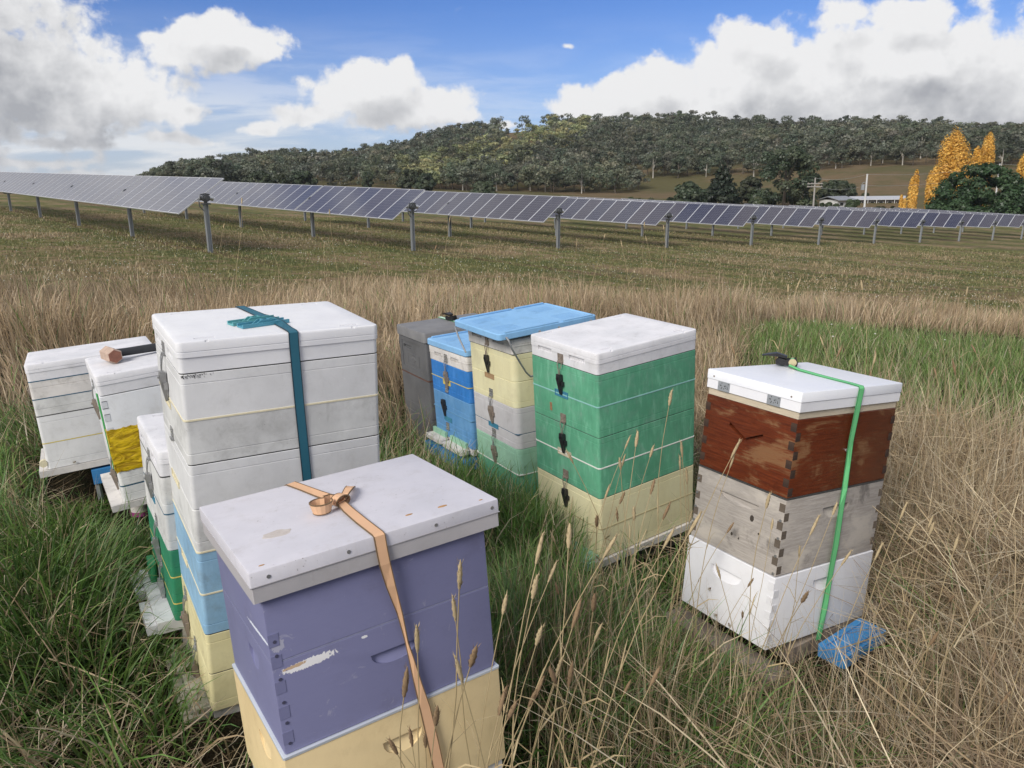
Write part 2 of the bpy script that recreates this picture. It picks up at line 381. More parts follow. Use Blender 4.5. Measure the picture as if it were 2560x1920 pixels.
hm, t, b = mat('hill_pasture'); o = objco(t)
n1 = NOISE(t, o, .02, 6, .65); n2 = NOISE(t, o, .12, 6, .7); n3 = NOISE(t, o, .9, 4, .7)
base = MIX(t, STEP(t, M(t, 'ADD', n1, M(t, 'MULTIPLY', M(t, 'SUBTRACT', n2, .5), .6)), .42, .6), (.10, .09, .042), (.15, .108, .062))
base = MIX(t, M(t, 'MULTIPLY', STEP(t, n3, .45, .75), .45), base, (.07, .06, .03))
t.links.new(base, b.inputs['Base Color']); b.inputs['Roughness'].default_value = 1; b.inputs['Specular IOR Level'].default_value = .05
hill = polar_sheet('hill', 125, 2600, 100, hm)

# ------------------------------------------------------------------ solar tracker rows
steel = simple('galvanised_steel', (.36, .38, .40), .5, .7, .15, 12)
frame_al = simple('panel_frame_aluminium', (.60, .61, .64), .4, .3, .06, 8)
dark_metal = simple('dark_housing', (.10, .105, .11), .5, .5, .2, 20)
gl, t, b = mat('solar_cells'); o = objco(t)
s3 = N(t, 'ShaderNodeSeparateXYZ'); t.links.new(o, s3.inputs[0])
def gridline(v, n, size, w):
    ph = M(t, 'FRACT', M(t, 'MULTIPLY', v, n / size)); return M(t, 'GREATER_THAN', M(t, 'ABSOLUTE', M(t, 'SUBTRACT', ph, .5)), .5 - w)
oi = N(t, 'ShaderNodeObjectInfo')
cell = MIX(t, oi.outputs['Random'], (.010, .014, .042), (.028, .024, .040))
ln = M(t, 'MAXIMUM', gridline(s3.outputs[0], 6, .93, .03), gridline(s3.outputs[1], 11, 1.80, .03))
cell = MIX(t, M(t, 'MULTIPLY', ln, .55), cell, (.25, .26, .30))
dust = NOISE(t, o, 2.5, 5, .6)
cell = MIX(t, M(t, 'ADD', .0, M(t, 'MULTIPLY', dust, .07)), cell, (.30, .27, .25))
t.links.new(cell, b.inputs['Base Color']); b.inputs['Roughness'].default_value = .13; b.inputs['IOR'].default_value = 1.72; b.inputs['Sheen Weight'].default_value = .9; b.inputs['Sheen Roughness'].default_value = .28; b.inputs['Sheen Tint'].default_value = (.86, .85, .92, 1)
b.inputs['Specular IOR Level'].default_value = .5
PW_, PL_, PT_ = .985, 1.85, .036
pf = MB(); e = .022
pf.box((0, -PL_/2, 0), (e, PL_/2, PT_)).box((PW_-.008-e, -PL_/2, 0), (PW_-.008, PL_/2, PT_))
pf.box((e, -PL_/2, 0), (PW_-.008-e, -PL_/2+e, PT_)).box((e, PL_/2-e, 0), (PW_-.008-e, PL_/2, PT_))
pf_me = pf.mesh('solar_panel', frame_al, 0)
pg_me = MB().box((e, -PL_/2+e, .006), (PW_-.008-e, PL_/2-e, PT_-.004)).mesh('panel_glass', gl, 0)
postm = MB()
for lo, hi in (((-.06, -.065, -.6), (.06, -.052, 1.40)), ((-.06, .052, -.6), (.06, .065, 1.40)), ((-.007, -.052, -.6), (.007, .052, 1.40))): postm.box(lo, hi)
post_me = postm.mesh('post', steel, 0)
bear = MB(); bear.box((-.05, -.11, 1.40), (.05, .11, 1.43))
bear.rings([[(xx, rr * math.cos(q * math.pi / 9), 1.56 + rr * math.sin(q * math.pi / 9)) for q in range(18)] for xx, rr in ((-.04, .10), (-.04, .15), (.04, .15), (.04, .10), (-.04, .10))], cap=False)
bear_me = bear.mesh('bearing', dark_metal)
drv = MB(); drv.box((-.10, -.12, 1.40), (.12, .12, 1.44))
drv.box((-.02, -.05, 1.44), (.02, .05, 1.50))
drv.tube([(-.10, 0, 1.60), (.08, 0, 1.60)], .115, 14).tube([(-.15, 0, 1.60), (-.10, 0, 1.60)], .07, 12)
drv.tube([(0, -.16, 1.60), (0, .14, 1.60)], .05, 8).tube([(0, .15, 1.64), (0, .21, 1.52), (-.02, .20, 1.34), (-.02, .10, 1.22)], .02, 6)
drv.tube([(0, .17, 1.60), (0, .15, 1.70), (0, 0, 1.73), (0, -.15, 1.70)], .02, 6)
drv_me = drv.mesh('slew_drive', dark_metal)
capd_me = MB().tube([(0, -.12, 1.60), (0, -.24, 1.575)], .078, 12).mesh('motor', simple('motor_case', (.55, .56, .58), .35, .6, .1, 20))
TILT = R(34)
bays = [5, 4, 3, 3, 3, 3, 3, 2, 2, 2, 2, 2]
words = ['first', 'second', 'third', 'fourth', 'fifth', 'sixth', 'seventh', 'eighth', 'ninth', 'tenth', 'eleventh', 'twelfth']
for k, nb in enumerate(bays):
    p = ROW0 + ROW_E * ROW_S * k; q = p + ROW_D * BAY
    z0 = float(ground_near(*p)); z1 = float(ground_near(*(p + ROW_D * BAY * nb)))
    X = Vector((ROW_D[0], ROW_D[1], (z1 - z0) / (BAY * nb))).normalized(); Y = Vector((ROW_E[0], ROW_E[1], 0)); Y = (Y - X * Y.dot(X)).normalized(); Z = Y.cross(X) * -1
    if Z.z < 0: Z = -Z
    # a right handed frame: x runs down the row, y towards the low edge
    Yl = Z.cross(X)
    mtx = Matrix(((X.x, Yl.x, Z.x, p[0]), (X.y, Yl.y, Z.y, p[1]), (X.z, Yl.z, Z.z, z0), (0, 0, 0, 1)))
    mtx = Matrix.Translation((0, 0, max(0., .085 - .022 * k))) @ mtx
    if k == 0: lab = 'long pale row of tilted solar panels, nearest and leftmost, running out of the picture'
    elif k == 11: lab = 'solar panel row furthest to the right, cut by the picture edge'
    else: lab = f'row of tilted solar panels in the field, {words[k]} drive post from the left'
    row = empty('solar_tracker_row', mtx, lab, 'solar panels', 'rows of solar panels across the field')
    Lx = nb * BAY
    MB().tube([(-.05, 0, 1.58), (Lx, 0, 1.58)], .065, 8).build('torque_tube', steel, row)
    link('slew_drive', drv_me, row, (-.04, 0, 0)); link('motor', capd_me, row, (-.04, 0, 0))
    sgn = 1 if Yl.dot(Vector((ROW_E[0], ROW_E[1], 0))) < 0 else -1
    for j in range(nb + 1):
        x = j * BAY
        link('post', post_me, row, (x, 0, 0))
        if j: link('bearing', bear_me, row, (x, 0, 0))
        if j == nb: continue
        for i in range(8):
            px = x + .10 + i * PW_
            m = Matrix.Translation((px, 0, 1.58)) @ Matrix.Rotation(-sgn * TILT, 4, 'X') @ Matrix.Translation((0, 0, .075))
            pn = link('solar_panel', pf_me, row, mtx=m); link('panel_glass', pg_me, pn)

# ------------------------------------------------------------------ trees
fol = leafmat('foliage', .34, objvar=.14)
folp = leafmat('poplar_leaves', .34)
barkp = simple('pale_bark', (.42, .39, .34), .9, 0, .3, 8)
barkd = simple('dark_bark', (.10, .08, .06), .95, 0, .3, 8)
def leaves(r_, clumps, n, size, flat=.75, cols=((.05, .07, .03),), jit=.14, up=.5):
    """small leaf faces through the volume of overlapping clumps; returns v, f, tint"""
    clumps = np.asarray(clumps, float); vol = clumps[:, 3] ** 2; pr = vol / vol.sum()
    ci = r_.choice(len(clumps), n, p=pr); C = clumps[ci]
    d = r_.normal(size=(n, 3)); d /= np.linalg.norm(d, axis=1, keepdims=True)
    rad = r_.uniform(.25, 1, n) ** .45
    pos = C[:, :3] + d * rad[:, None] * C[:, 3:4] * np.array([1, 1, flat])
    nrm = d * 1.0 + r_.normal(size=(n, 3)) * .38 + np.array([0, 0, up]); nrm /= np.linalg.norm(nrm, axis=1, keepdims=True)
    a = np.cross(nrm, r_.normal(size=(n, 3))); a /= np.linalg.norm(a, axis=1, keepdims=True); c = np.cross(nrm, a)
    s = size * r_.uniform(.6, 1.4, (n, 1))
    v = np.stack([pos - a * s - c * s * .45, pos + a * s * .9 - c * s * .6, pos + c * s * .9], 1).reshape(-1, 3)
    f = np.arange(3 * n).reshape(-1, 3)
    cc = np.asarray(cols)[r_.integers(0, len(cols), len(clumps))][ci] * r_.uniform(1 - jit, 1 + jit, (n, 1))
    return v, f, np.repeat(cc, 3, 0)
def gum(seed, h, w, cols, n=420, leaf=.5, ncl=13, base=.42):
    r_ = np.random.default_rng(seed); cl = []
    for i in range(ncl):
        a = r_.uniform(0, 2 * math.pi); q = math.sqrt(r_.uniform(0, 1)) * w * .5; zz = h * (base + (1 - base) * r_.uniform(.05, .92) * (1 - .35 * (q / (w * .5)) ** 2))
        cl.append((q * math.cos(a), q * math.sin(a), zz, w * r_.uniform(.15, .25)))
    cl.append((0, 0, h * .82, w * .22))
    lv = leaves(r_, cl, n, leaf, .62, cols)
    tk = MB(); top = Vector((r_.normal() * w * .05, r_.normal() * w * .05, h * .8)); mid = Vector((top.x * .5 + r_.normal() * .2, r_.normal() * .2, h * .4))
    tk.tube([(0, 0, -1), mid * .5, mid, top], [h * .026, h * .02, h * .015, h * .004], 5)
    for c in sorted(cl, key=lambda c: -c[3])[:6]:
        tk.tube([mid * r_.uniform(.6, 1), mid + (Vector(c[:3]) - mid) * .5 + Vector((0, 0, h * .03)), Vector(c[:3])], [h * .011, h * .007, h * .003], 4)
    return lv, tk
DARKG = [(0.098, 0.124, 0.078), (0.111, 0.13, 0.083), (0.124, 0.137, 0.091), (0.085, 0.104, 0.065), (0.143, 0.15, 0.098)]
SUNLITG = [(0.286, 0.299, 0.143), (0.221, 0.247, 0.13), (0.351, 0.351, 0.169), (0.195, 0.215, 0.117)]  # sunlit patch on the hillside put into the leaf colours
GREYG = [(0.143, 0.159, 0.114), (0.163, 0.169, 0.12), (0.117, 0.135, 0.098), (0.176, 0.176, 0.127)]
protos = []
for i in range(12):
    r_ = np.random.default_rng(100 + i)
    cols = [DARKG, GREYG, DARKG, SUNLITG][i % 4]
    h = r_.uniform(10, 15); w = h * r_.uniform(.55, .85)
    lv, tk = gum(200 + i, h, w, cols, n=900, leaf=.46, ncl=int(r_.integers(12, 19)), base=r_.uniform(.22, .42))
    tkm = tk.mesh('trunk', barkp if i % 4 == 0 else barkd)
    protos.append((lv, bigmesh('crown', lv[0], lv[1], fol, lv[2]), tkm, h, cols is SUNLITG))
def xpix_az(x): return az_el(x * K, 400 * K)[0]
def tree_spot(a, r): x, y = r * math.sin(a), r * math.cos(a); return x, y, float(ground_z(x, y))
def plant(name, crown, trunk, loc, rz, s, label, cat, group):
    t = empty(name, Matrix.Translation(loc) @ Matrix.Rotation(rz, 4, 'Z') @ Matrix.Diagonal((s[0], s[0], s[1], 1)), label, cat, group)
    link('crown', crown, t); link('trunk', trunk, t); return t
def in_sun_patch(a, r):
    x = math.tan(a) * F_PX / K + 1106
    return 880 < x < 1270 and abs((r - 330) / 200 - (x - 880) / 430) < .36
def pick(a, r, r_):
    pale = in_sun_patch(a, r) and r_.uniform() < .8
    c = [p for p in protos if p[4] == pale]; return c[int(r_.integers(len(c)))]
tr = np.random.default_rng(31)
spots = []
a0, a1 = xpix_az(272), xpix_az(2330)
for i in range(110):
    a = a0 + (a1 - a0) * (i + tr.uniform(.1, .9)) / 110; xx = math.tan(a) * F_PX / K + 1106
    if 1090 < xx < 1180 and tr.uniform() < .75: continue
    spots.append((a, tr.uniform(548, 572), 'skyline gum tree standing along the top of the wooded hill', 'gum trees along the hill top', tr.uniform(.7, 1.15)))
for i in range(115):
    a = a0 + (a1 - a0) * (i + tr.uniform(0, 1)) / 115; xx = math.tan(a) * F_PX / K + 1106
    spots.append((a, tr.uniform(288, 322) if xx < 1385 and not 690 < xx < 900 else tr.uniform(332, 356), 'grey-green gum tree with pale trunk at the foot of the wooded hill', 'gum trees at the foot of the hill', tr.uniform(.6, .95)))
for i in range(70):
    a = a0 + (a1 - a0) * tr.uniform(0, 1)
    spots.append((a, tr.uniform(360, 440), 'gum tree in the dense wood half way up the hill', 'gum trees half way up the hill', tr.uniform(.75, 1.05)))
for a, r, lab, grp, s in spots:
    P_ = pick(a, r, tr); x, y, z = tree_spot(a, r)
    xx = math.tan(a) * F_PX / K + 1106; s = s * .85 * (.45 + .55 * float(sstep(xx, 255, 430)))
    plant('gum_tree', P_[1], P_[2], (x, y, z - .3), tr.uniform(0, 6.28), (s * tr.uniform(.85, 1.15), s), lab, 'tree', grp)
# the rest of the wood reads as one mass
V_, F_, T_, off = [], [], [], 0
while len(V_) < 2900:
    a = a0 + .01 + (a1 + .12 - a0) * tr.uniform(0, 1); r = math.sqrt(tr.uniform(295 ** 2, 575 ** 2)); x, y, z = tree_spot(a, r)
    xx = math.tan(a) * F_PX / K + 1106
    if 1085 < xx < 1200 and r > 515: continue
    if 690 < xx < 900 and r < 372 and tr.uniform() < .85: continue
    if xx > 1370 and r < 345: continue
    P_ = pick(a, r, tr); v, f, tt = P_[0]; s = tr.uniform(.45, .88) * (.45 + .55 * float(sstep(xx, 255, 430))); q = tr.uniform(0, 6.28); c_, s_ = math.cos(q), math.sin(q)
    keep = tr.permutation(len(f))[:330]; idx = f[keep].ravel(); vv = v[idx]; g = 1.35
    cen = vv.reshape(-1, 3, 3).mean(1, keepdims=True); vv = (cen + (vv.reshape(-1, 3, 3) - cen) * g).reshape(-1, 3)
    w = np.stack([(vv[:, 0] * c_ - vv[:, 1] * s_) * s + x, (vv[:, 0] * s_ + vv[:, 1] * c_) * s + y, vv[:, 2] * s + z - .3], 1)
    V_.append(w); F_.append(np.arange(len(w)).reshape(-1, 3) + off); off += len(w); T_.append(tt[idx] * tr.uniform(.7, 1.3) * (1 + .28 * math.sin(x * .021 + 1) * math.sin(y * .027)) * np.array([tr.uniform(.92, 1.12), 1, tr.uniform(.9, 1.1)]))
folf = leafmat('wood_foliage', .34)
tag(link('forest', bigmesh('forest', np.concatenate(V_), np.concatenate(F_), folf, np.concatenate(T_))), 'dense dark gum wood covering the hillside', 'forest', kind='stuff')

def big_tree(name, x, ybase, r, h, w, kind, label, group=None, seed=0):
    a, _ = az_el(x * K, ybase * K); X, Y, Zt = tree_spot(a, r)
    Zb = 1.5 + az_el(x * K, ybase * K)[1] * r; Z0 = max(Zt, Zb) if abs(Zt - Zb) < 4 else Zt
    h = h + (Zb - Zt); Z0 = Zt
    r_ = np.random.default_rng(900 + seed); cl = []; tk = MB(); bm_ = barkd
    if kind == 'poplar':
        ns = max(1, int(round(w / 1.1)))
        for q_ in range(ns):
            a_ = q_ * 2.4 + r_.uniform(-.4, .4); rad = w * .5 * .62 * math.sqrt(q_ / max(1, ns)) ; hh_ = h * (1 - .26 * (rad / (w * .5)) ** 2 - r_.uniform(0, .10) * (q_ > 0)); sw = max(.4, w * .24 if ns > 1 else w * .45)
            for i in range(16):
                f = (i + .6) / 16; cl.append((math.cos(a_) * rad * (.55 + .45 * math.sin(f * 2.6)), math.sin(a_) * rad * (.55 + .45 * math.sin(f * 2.6)), hh_ * (.02 + .96 * f), sw * (1.0 if f < .80 else max(.35, 1 - (f - .80) * 2.6))))
        cols = [(.80, .50, .10), (.72, .42, .075), (.86, .57, .14), (.64, .37, .07)]; n, leaf, fl = int(17000 * h / 14 * max(.35, w / 5)), .15, 1.9
        tk.tube([(0, 0, -1), (0, 0, h * .9)], [.3, .04], 6)
    elif kind == 'dome':
        for i in range(95):
            a_ = r_.uniform(0, 6.28); ph = math.acos(r_.uniform(-.05, 1)); rr = w * .5 * .82
            cl.append((rr * math.sin(ph) * math.cos(a_), rr * math.sin(ph) * math.sin(a_), h * .10 + h * .74 * max(0, math.cos(ph)), w * r_.uniform(.06, .10)))
        for i in range(26): a_ = r_.uniform(0, 6.28); q = w * r_.uniform(.1, .34); cl.append((q * math.cos(a_), q * math.sin(a_), h * r_.uniform(.08, .45), w * .09))
        for i in range(34): a_ = r_.uniform(0, 6.28); cl.append((w * .41 * math.cos(a_), w * .41 * math.sin(a_), h * r_.uniform(.04, .22), w * .08))
        cols = [(.045, .09, .036), (.035, .07, .03), (.06, .11, .045), (.05, .085, .036)]; n, leaf, fl = 20000, .24, .6
        tk.tube([(0, 0, -1), (0, 0, h * .6)], [.5, .2], 7)
    elif kind == 'conifer':
        for i in range(34):
            f = (i + .3) / 34; q = w * .5 * (1 - f) ** .8; a_ = i * 2.4
            cl.append((math.cos(a_) * q * .6, math.sin(a_) * q * .6, h * (.1 + .88 * f), max(.35, q * .5)))
        cols = [(.03, .048, .026), (.024, .038, .022), (.04, .055, .03)]; n, leaf, fl = 4200, .36, .5
        tk.tube([(0, 0, -1), (0, 0, h * .95)], [.35, .05], 6)
    elif kind == 'shrub':
        for i in range(9): a_ = r_.uniform(0, 6.28); q = r_.uniform(0, w * .36); cl.append((math.cos(a_) * q, math.sin(a_) * q * .7, h * r_.uniform(.3, .68), min(h * .36, w * .25)))
        cols = [(.06, .08, .035), (.075, .085, .04), (.05, .065, .03)]; n, leaf, fl = 1400, .27, .8
        tk.tube([(0, 0, -.5), (0, 0, h * .5)], [.1, .05], 5)
    else:  # broad eucalypt
        for i in range(46):
            f = r_.uniform(.12, 1); a_ = r_.uniform(0, 6.28); q = w * .5 * math.sqrt(max(.05, 1 - ((f - .42) / .6) ** 2)) * r_.uniform(.4, .9)
            cl.append((math.cos(a_) * q, math.sin(a_) * q, h * f * .93, w * r_.uniform(.09, .15)))
        cols = [(.062, .082, .045), (.075, .092, .05), (.05, .066, .038), (.085, .098, .056)]; n, leaf, fl = 6500, .38, .7
        tk.tube([(0, 0, -1), (.2, 0, h * .4), (0, .1, h * .8)], [.5, .3, .1], 7)
        for c_ in cl[:9]: tk.tube([(.1, 0, h * .3), (c_[0] * .6, c_[1] * .6, c_[2] * .8), c_[:3]], [.18, .1, .04], 5)
    v, f, tt = leaves(r_, cl, n, leaf, fl, cols, jit=.3)
    t_ = empty(name, Matrix.Translation((X, Y, Z0)), label, 'shrub' if kind == 'shrub' else 'tree', group)
    link('crown', bigmesh('crown', v, f, folp if kind == 'poplar' else fol, tt), t_); tk.build('trunk', bm_, t_)
    return t_
def px_m(p, r): return p * K * r / F_PX           # size in metres of p measured px at distance r
BT = [  # kind, x, y base, distance, height px, width px
 ('round_tree','dome',2112,466,150,102,182,'big round dark green tree beside the yellow poplars',None),
 ('poplar_tree','poplar',2045,466,175,152,62,'tallest yellow autumn poplar, left of the round dark tree','yellow autumn poplars'),
 ('poplar_tree','poplar',2010,464,172,86,34,'yellow poplar leaning on the foot of the tallest poplar','yellow autumn poplars'),
 ('poplar_tree','poplar',1971,463,172,80,26,'slim yellow poplar standing alone left of the poplar clump','yellow autumn poplars'),
 ('poplar_tree','poplar',2118,460,182,140,36,'yellow poplar rising behind the top of the round dark tree','yellow autumn poplars'),
 ('poplar_tree','poplar',2096,460,180,118,26,'smaller yellow poplar between the tallest poplar and its right neighbour','yellow autumn poplars'),
 ('poplar_tree','poplar',2200,462,165,112,34,'yellow poplar at the right edge behind the round dark tree','yellow autumn poplars'),
 ('poplar_tree','poplar',1952,458,200,24,8,'tiny yellow sapling poplar beside the long low house, right one','yellow autumn poplars'),
 ('poplar_tree','poplar',1944,458,200,30,8,'small yellow sapling poplar at the end of the long low house','yellow autumn poplars'),
 ('spreading_tree','broad',1692,448,215,122,132,'large dark spreading gum tree left of the power poles',None),
 ('conifer_tree','conifer',1558,446,215,92,80,'dark pine with layered branches left of the large spreading gum tree',None),
 ('bushy_tree','broad',1484,446,205,46,78,'low rounded dark tree in front of the grassy slope, left of the pine',None),
 ('bushy_tree','broad',1620,446,225,58,56,'dark bushy tree squeezed between the pine and the large spreading gum tree',None),
 ('bushy_tree','broad',1806,440,240,44,72,'grey bare-limbed gum beside the white shed','' or None),
 ('shrub','shrub',1790,457,205,20,46,'green shrub on the lawn below the white shed','shrubs round the farm house'),
 ('shrub','shrub',1842,455,180,26,30,'bluish shrub between the two nearest power poles','shrubs round the farm house'),
 ('shrub','shrub',1905,460,180,13,86,'wide low olive shrub in front of the long low house','shrubs round the farm house'),
 ('shrub','shrub',1740,455,190,26,52,'bushy shrub at the foot of the left power pole','shrubs round the farm house'),
 ('shrub','shrub',1640,450,190,26,50,'shrub in front of the large spreading gum tree','shrubs round the farm house'),
 ('shrub','shrub',1385,444,180,20,70,'low shrub just above the solar panels on the grassy slope','shrubs round the farm house'),
 ('shrub','shrub',2190,464,170,20,50,'dark shrub at the right end below the round dark tree','shrubs round the farm house'),
 ('shrub','shrub',1868,432,240,14,14,'small round bush behind the roof of the long low house','shrubs round the farm house'),
 ('bushy_tree','broad',1043,424,210,30,64,'low black-green tree just above the second row of solar panels',None),
 ('bushy_tree','broad',560,400,260,26,60,'dark tree showing over the gap between the first two panel rows',None),
 ('bushy_tree','broad',655,402,265,30,54,'dark crooked tree left of the bare grassy slope',None),
 ('bushy_tree','broad',610,402,262,24,50,'dark tree between two others over the second panel row',None),
 ('bushy_tree','broad',918,404,268,28,50,'round-topped tree on the lower edge of the grassy slope',None),
 ('bushy_tree','broad',795,402,290,30,30,'lone round tree on the bare brown slope, left one',None),
 ('bushy_tree','broad',886,402,288,34,56,'flat-topped tree on the bare brown slope, right one',None),
 ('poplar_tree','poplar',382,394,330,13,20,'small orange tree peeping over the first panel row','yellow autumn poplars'),
 ('bushy_tree','broad',18,392,260,12,40,'tree top peeping over the panels at the left edge',None),
 ('bushy_tree','broad',118,390,280,9,36,'faint tree top over the panels right of the left edge one',None),
]
for i, (nm, kd, x, yb, r, hp, wp, lab, grp) in enumerate(BT): big_tree(nm, x, yb, r, px_m(hp, r), px_m(wp, r), kd, lab, grp, i)

# ------------------------------------------------------------------ farm buildings, power poles and lines
white_wall = simple('white_weatherboard', (.62, .62, .60), .7, 0, .1, 2)
roof_m = simple('pale_metal_roof', (.50, .50, .51), .5, .2, .08, 3)
dark_gl = simple('dark_window_glass', (.03, .035, .04), .1, 0, .1, 4)
shade_wall_m = simple('shaded_house_wall', (.16, .12, .09), .8, 0, .2, 4)  # shade under the veranda put into the wall colour
def house(x, yb, r, wpx, hpx, depth, label, long_):
    a, te = az_el(x * K, yb * K); X, Y, Z = tree_spot(a, r); Z = 1.5 + te * r
    w = px_m(wpx, r); h = px_m(hpx, r)
    rt = empty('farm_house' if long_ else 'farm_shed', Matrix.Translation((X, Y, Z)) @ Matrix.Rotation(-a, 4, 'Z'), label, 'house' if long_ else 'shed')
    if not long_: rt.matrix_world = rt.matrix_world @ Matrix.Rotation(R(38), 4, 'Z')
    wall = MB().box((-w/2, 0, -3), (w/2, depth, h * .70)).build('wall', shade_wall_m if long_ else white_wall, rt, 0)
    rf = MB(); ov = .5; z1 = h * .70; z2 = h
    for sgn in (0, 1):
        pass
    rf.rings([[(-w/2-ov, -ov*2, z1), (-w/2-ov, depth/2, z2), (-w/2-ov, depth+ov, z1), (-w/2-ov, depth+ov, z1-.15), (-w/2-ov, depth/2, z2-.18), (-w/2-ov, -ov*2, z1-.15)],
              [(w/2+ov, -ov*2, z1), (w/2+ov, depth/2, z2), (w/2+ov, depth+ov, z1), (w/2+ov, depth+ov, z1-.15), (w/2+ov, depth/2, z2-.18), (w/2+ov, -ov*2, z1-.15)]])
    rf.build('roof', roof_m if long_ else simple('grey_shed_roof', (.27, .28, .29), .5, .2, .1, 3), rt, 0)
    n = 6 if long_ else 2
    for i in range(n):
        cx = -w/2 + w * (i + .5) / n; ww = w / n * .55
        win = MB().box((cx-ww/2, -.07, h*.16), (cx+ww/2, .0, h*.5)).build('window', white_wall, rt, 0)
        MB().box((cx-ww/2+.12, -.09, h*.16+.1), (cx+ww/2-.12, -.06, h*.5-.1)).build('pane', dark_gl, win, 0)
    if long_:
        for i in range(7):
            cx = -w/2 + w * i / 6
            MB().box((cx-.07, -.95, -2), (cx+.07, -.81, h*.6)).build('veranda_post', white_wall, rt, 0)
house(1893, 444, 228, 92, 17, 9, 'long low farm house with pale metal roof and dark veranda', True)
house(1825, 449, 212, 34, 22, 7, 'white farm shed left of the long low house', False)
timber = simple('grey_pole_timber', (.32, .30, .28), .9, 0, .2, 6)
concrete = simple('pale_concrete_pole', (.55, .55, .54), .8, 0, .1, 6)
insul = simple('insulator', (.25, .2, .18), .3, 0, .1, 20)
tips = []
def pole(x, yt, yb, r, m, arms, label, tx=0, hide=0):
    a, te = az_el(x * K, yb * K); _, tt_ = az_el((x + tx) * K, yt * K); X, Y, Zg = tree_spot(a, r)
    top = 1.5 + tt_ * r; h = top - Zg
    rt = empty('power_pole', Matrix.Translation((X, Y, Zg)) @ Matrix.Rotation(-a, 4, 'Z'), label, 'power pole', 'power poles along the road')
    MB().tube([(0, 0, -1), (0, 0, h)], [.17, .12], 10).build('shaft', m, rt)
    for dz in arms:
        ar = MB().box((-1.25, -.20, h - dz - .07), (1.25, -.12, h - dz + .07)).build('crossarm', timber, rt, 0)
        for xx in (-1.1, -.5, .5, 1.1): MB().tube([(xx, -.16, h - dz + .07), (xx, -.16, h - dz + .26)], [.05, .04], 6).build('insulator', insul, ar)
    tips.append((X, Y, top)); return rt, h
pole(1756, 384, 458, 150, timber, (1.0, 1.5), 'weathered timber power pole with two crossarms')
rt, h = pole(1866, 376, 462, 132, concrete, (), 'pale power pole carrying a grey transformer, right of the timber one')
MB().tube([(-.45, -.1, h - 2.3), (-.45, -.1, h - 1.5)], .28, 10).build('transformer', steel, rt)
MB().tube([(-.62, -.1, h - 1.35), (-.3, -.1, h - 1.2), (0, 0, h - 1.2)], .04, 6).build('bracket', steel, rt)
pole(2146, 354, 462, 178, concrete, (), 'pale power pole whose top shows above the round dark tree')
pole(1735, 411, 452, 225, timber, (1.0,), 'small far power pole beside the timber one')
a_, te_ = az_el(2420 * K, 352 * K); tips.append((172 * math.sin(a_), 172 * math.cos(a_), 1.5 + te_ * 172))
wirem = simple('aluminium_wire', (.5, .5, .5), .5, .5, .05, 5)
def wire(A, B, drop, label):
    A = Vector(A); B = Vector(B); pts = []
    for i in range(13):
        f = i / 12; p_ = A.lerp(B, f); p_.z -= drop * 4 * f * (1 - f); pts.append(p_)
    tag(MB().tube(pts, .016, 5).build('power_line', wirem), label, 'power line', 'wires between the power poles')
for dz in (.05, 1.7):
    nm = 'upper' if dz < 1 else 'lower'
    o_ = Vector((0, 0, dz))
    wire(Vector(tips[0]) - o_ * .9, Vector(tips[1]) - o_, .5, f'{nm} wire from the timber pole to the transformer pole')
    wire(Vector(tips[1]) - o_, Vector(tips[2]) - o_, .7, f'{nm} wire from the transformer pole to the pole behind the round dark tree')
    wire(Vector(tips[2]) - o_, Vector(tips[4]) - o_, .4, f'{nm} wire leaving the pole behind the round dark tree to the right')

# ------------------------------------------------------------------ hives
D_ = R
def rot3(yaw, tx, ty): return Matrix.Rotation(R(tx), 4, 'X') @ Matrix.Rotation(R(ty), 4, 'Y') @ Matrix.Rotation(R(yaw), 4, 'Z')
def frame(N_, yaw, tx, ty, T): return Matrix.Translation((N_[0], N_[1], N_[2] + CAM_Z)) @ rot3(yaw, tx, ty) @ Matrix.Translation((0, 0, -T))
def rrect(x0, y0, x1, y1, z, r, n=4):
    pts = []
    for cx, cy, a0_ in ((x1 - r, y0 + r, -90), (x1 - r, y1 - r, 0), (x0 + r, y1 - r, 90), (x0 + r, y0 + r, 180)):
        for k in range(n + 1): a_ = R(a0_ + 90 * k / n); pts.append((cx + r * math.cos(a_), cy + r * math.sin(a_), z))
    return pts
def stack(mb, ext, prof, r=.012, mi=0, n=4):
    x0, y0, x1, y1 = ext
    return mb.rings([rrect(x0 + i, y0 + i, x1 - i, y1 - i, z, max(.0015, r - i), n) for z, i in prof], mi)
def boolean(me, cutter):
    a = bpy.data.objects.new('a', me); b_ = bpy.data.objects.new('b', cutter.mesh('c', me.materials[0] if me.materials else None, 0))
    col.objects.link(a); col.objects.link(b_)
    md = a.modifiers.new('m', 'BOOLEAN'); md.operation = 'DIFFERENCE'; md.solver = 'EXACT'; md.object = b_
    dg = bpy.context.evaluated_depsgraph_get(); out = bpy.data.meshes.new_from_object(a.evaluated_get(dg))
    for o_ in (a, b_): bpy.data.objects.remove(o_)
    out.polygons.foreach_set('use_smooth', [True] * len(out.polygons)); out.set_sharp_from_angle(angle=R(35)); return out
def box_prof(z0, z1, line=.03, up=False):
    zl = z1 - line if up else z0 + line
    return [(z0, .0035), (z0 + .0025, 0), (zl, 0), (zl + .0008, .0013), (zl + .0022, .0013), (zl + .003, 0), (z1 - .0025, 0), (z1, .0035)]
def hive_box(root, ext, z0, z1, m, line=.03, up=False, name='hive_box', r=.012, label=None):
    mb = MB(); stack(mb, ext, box_prof(z0, z1, line, up), r); o_ = mb.build(name, m, root)
    if m.name in BOXLAB: o_['label'] = BOXLAB[m.name]
    return o_
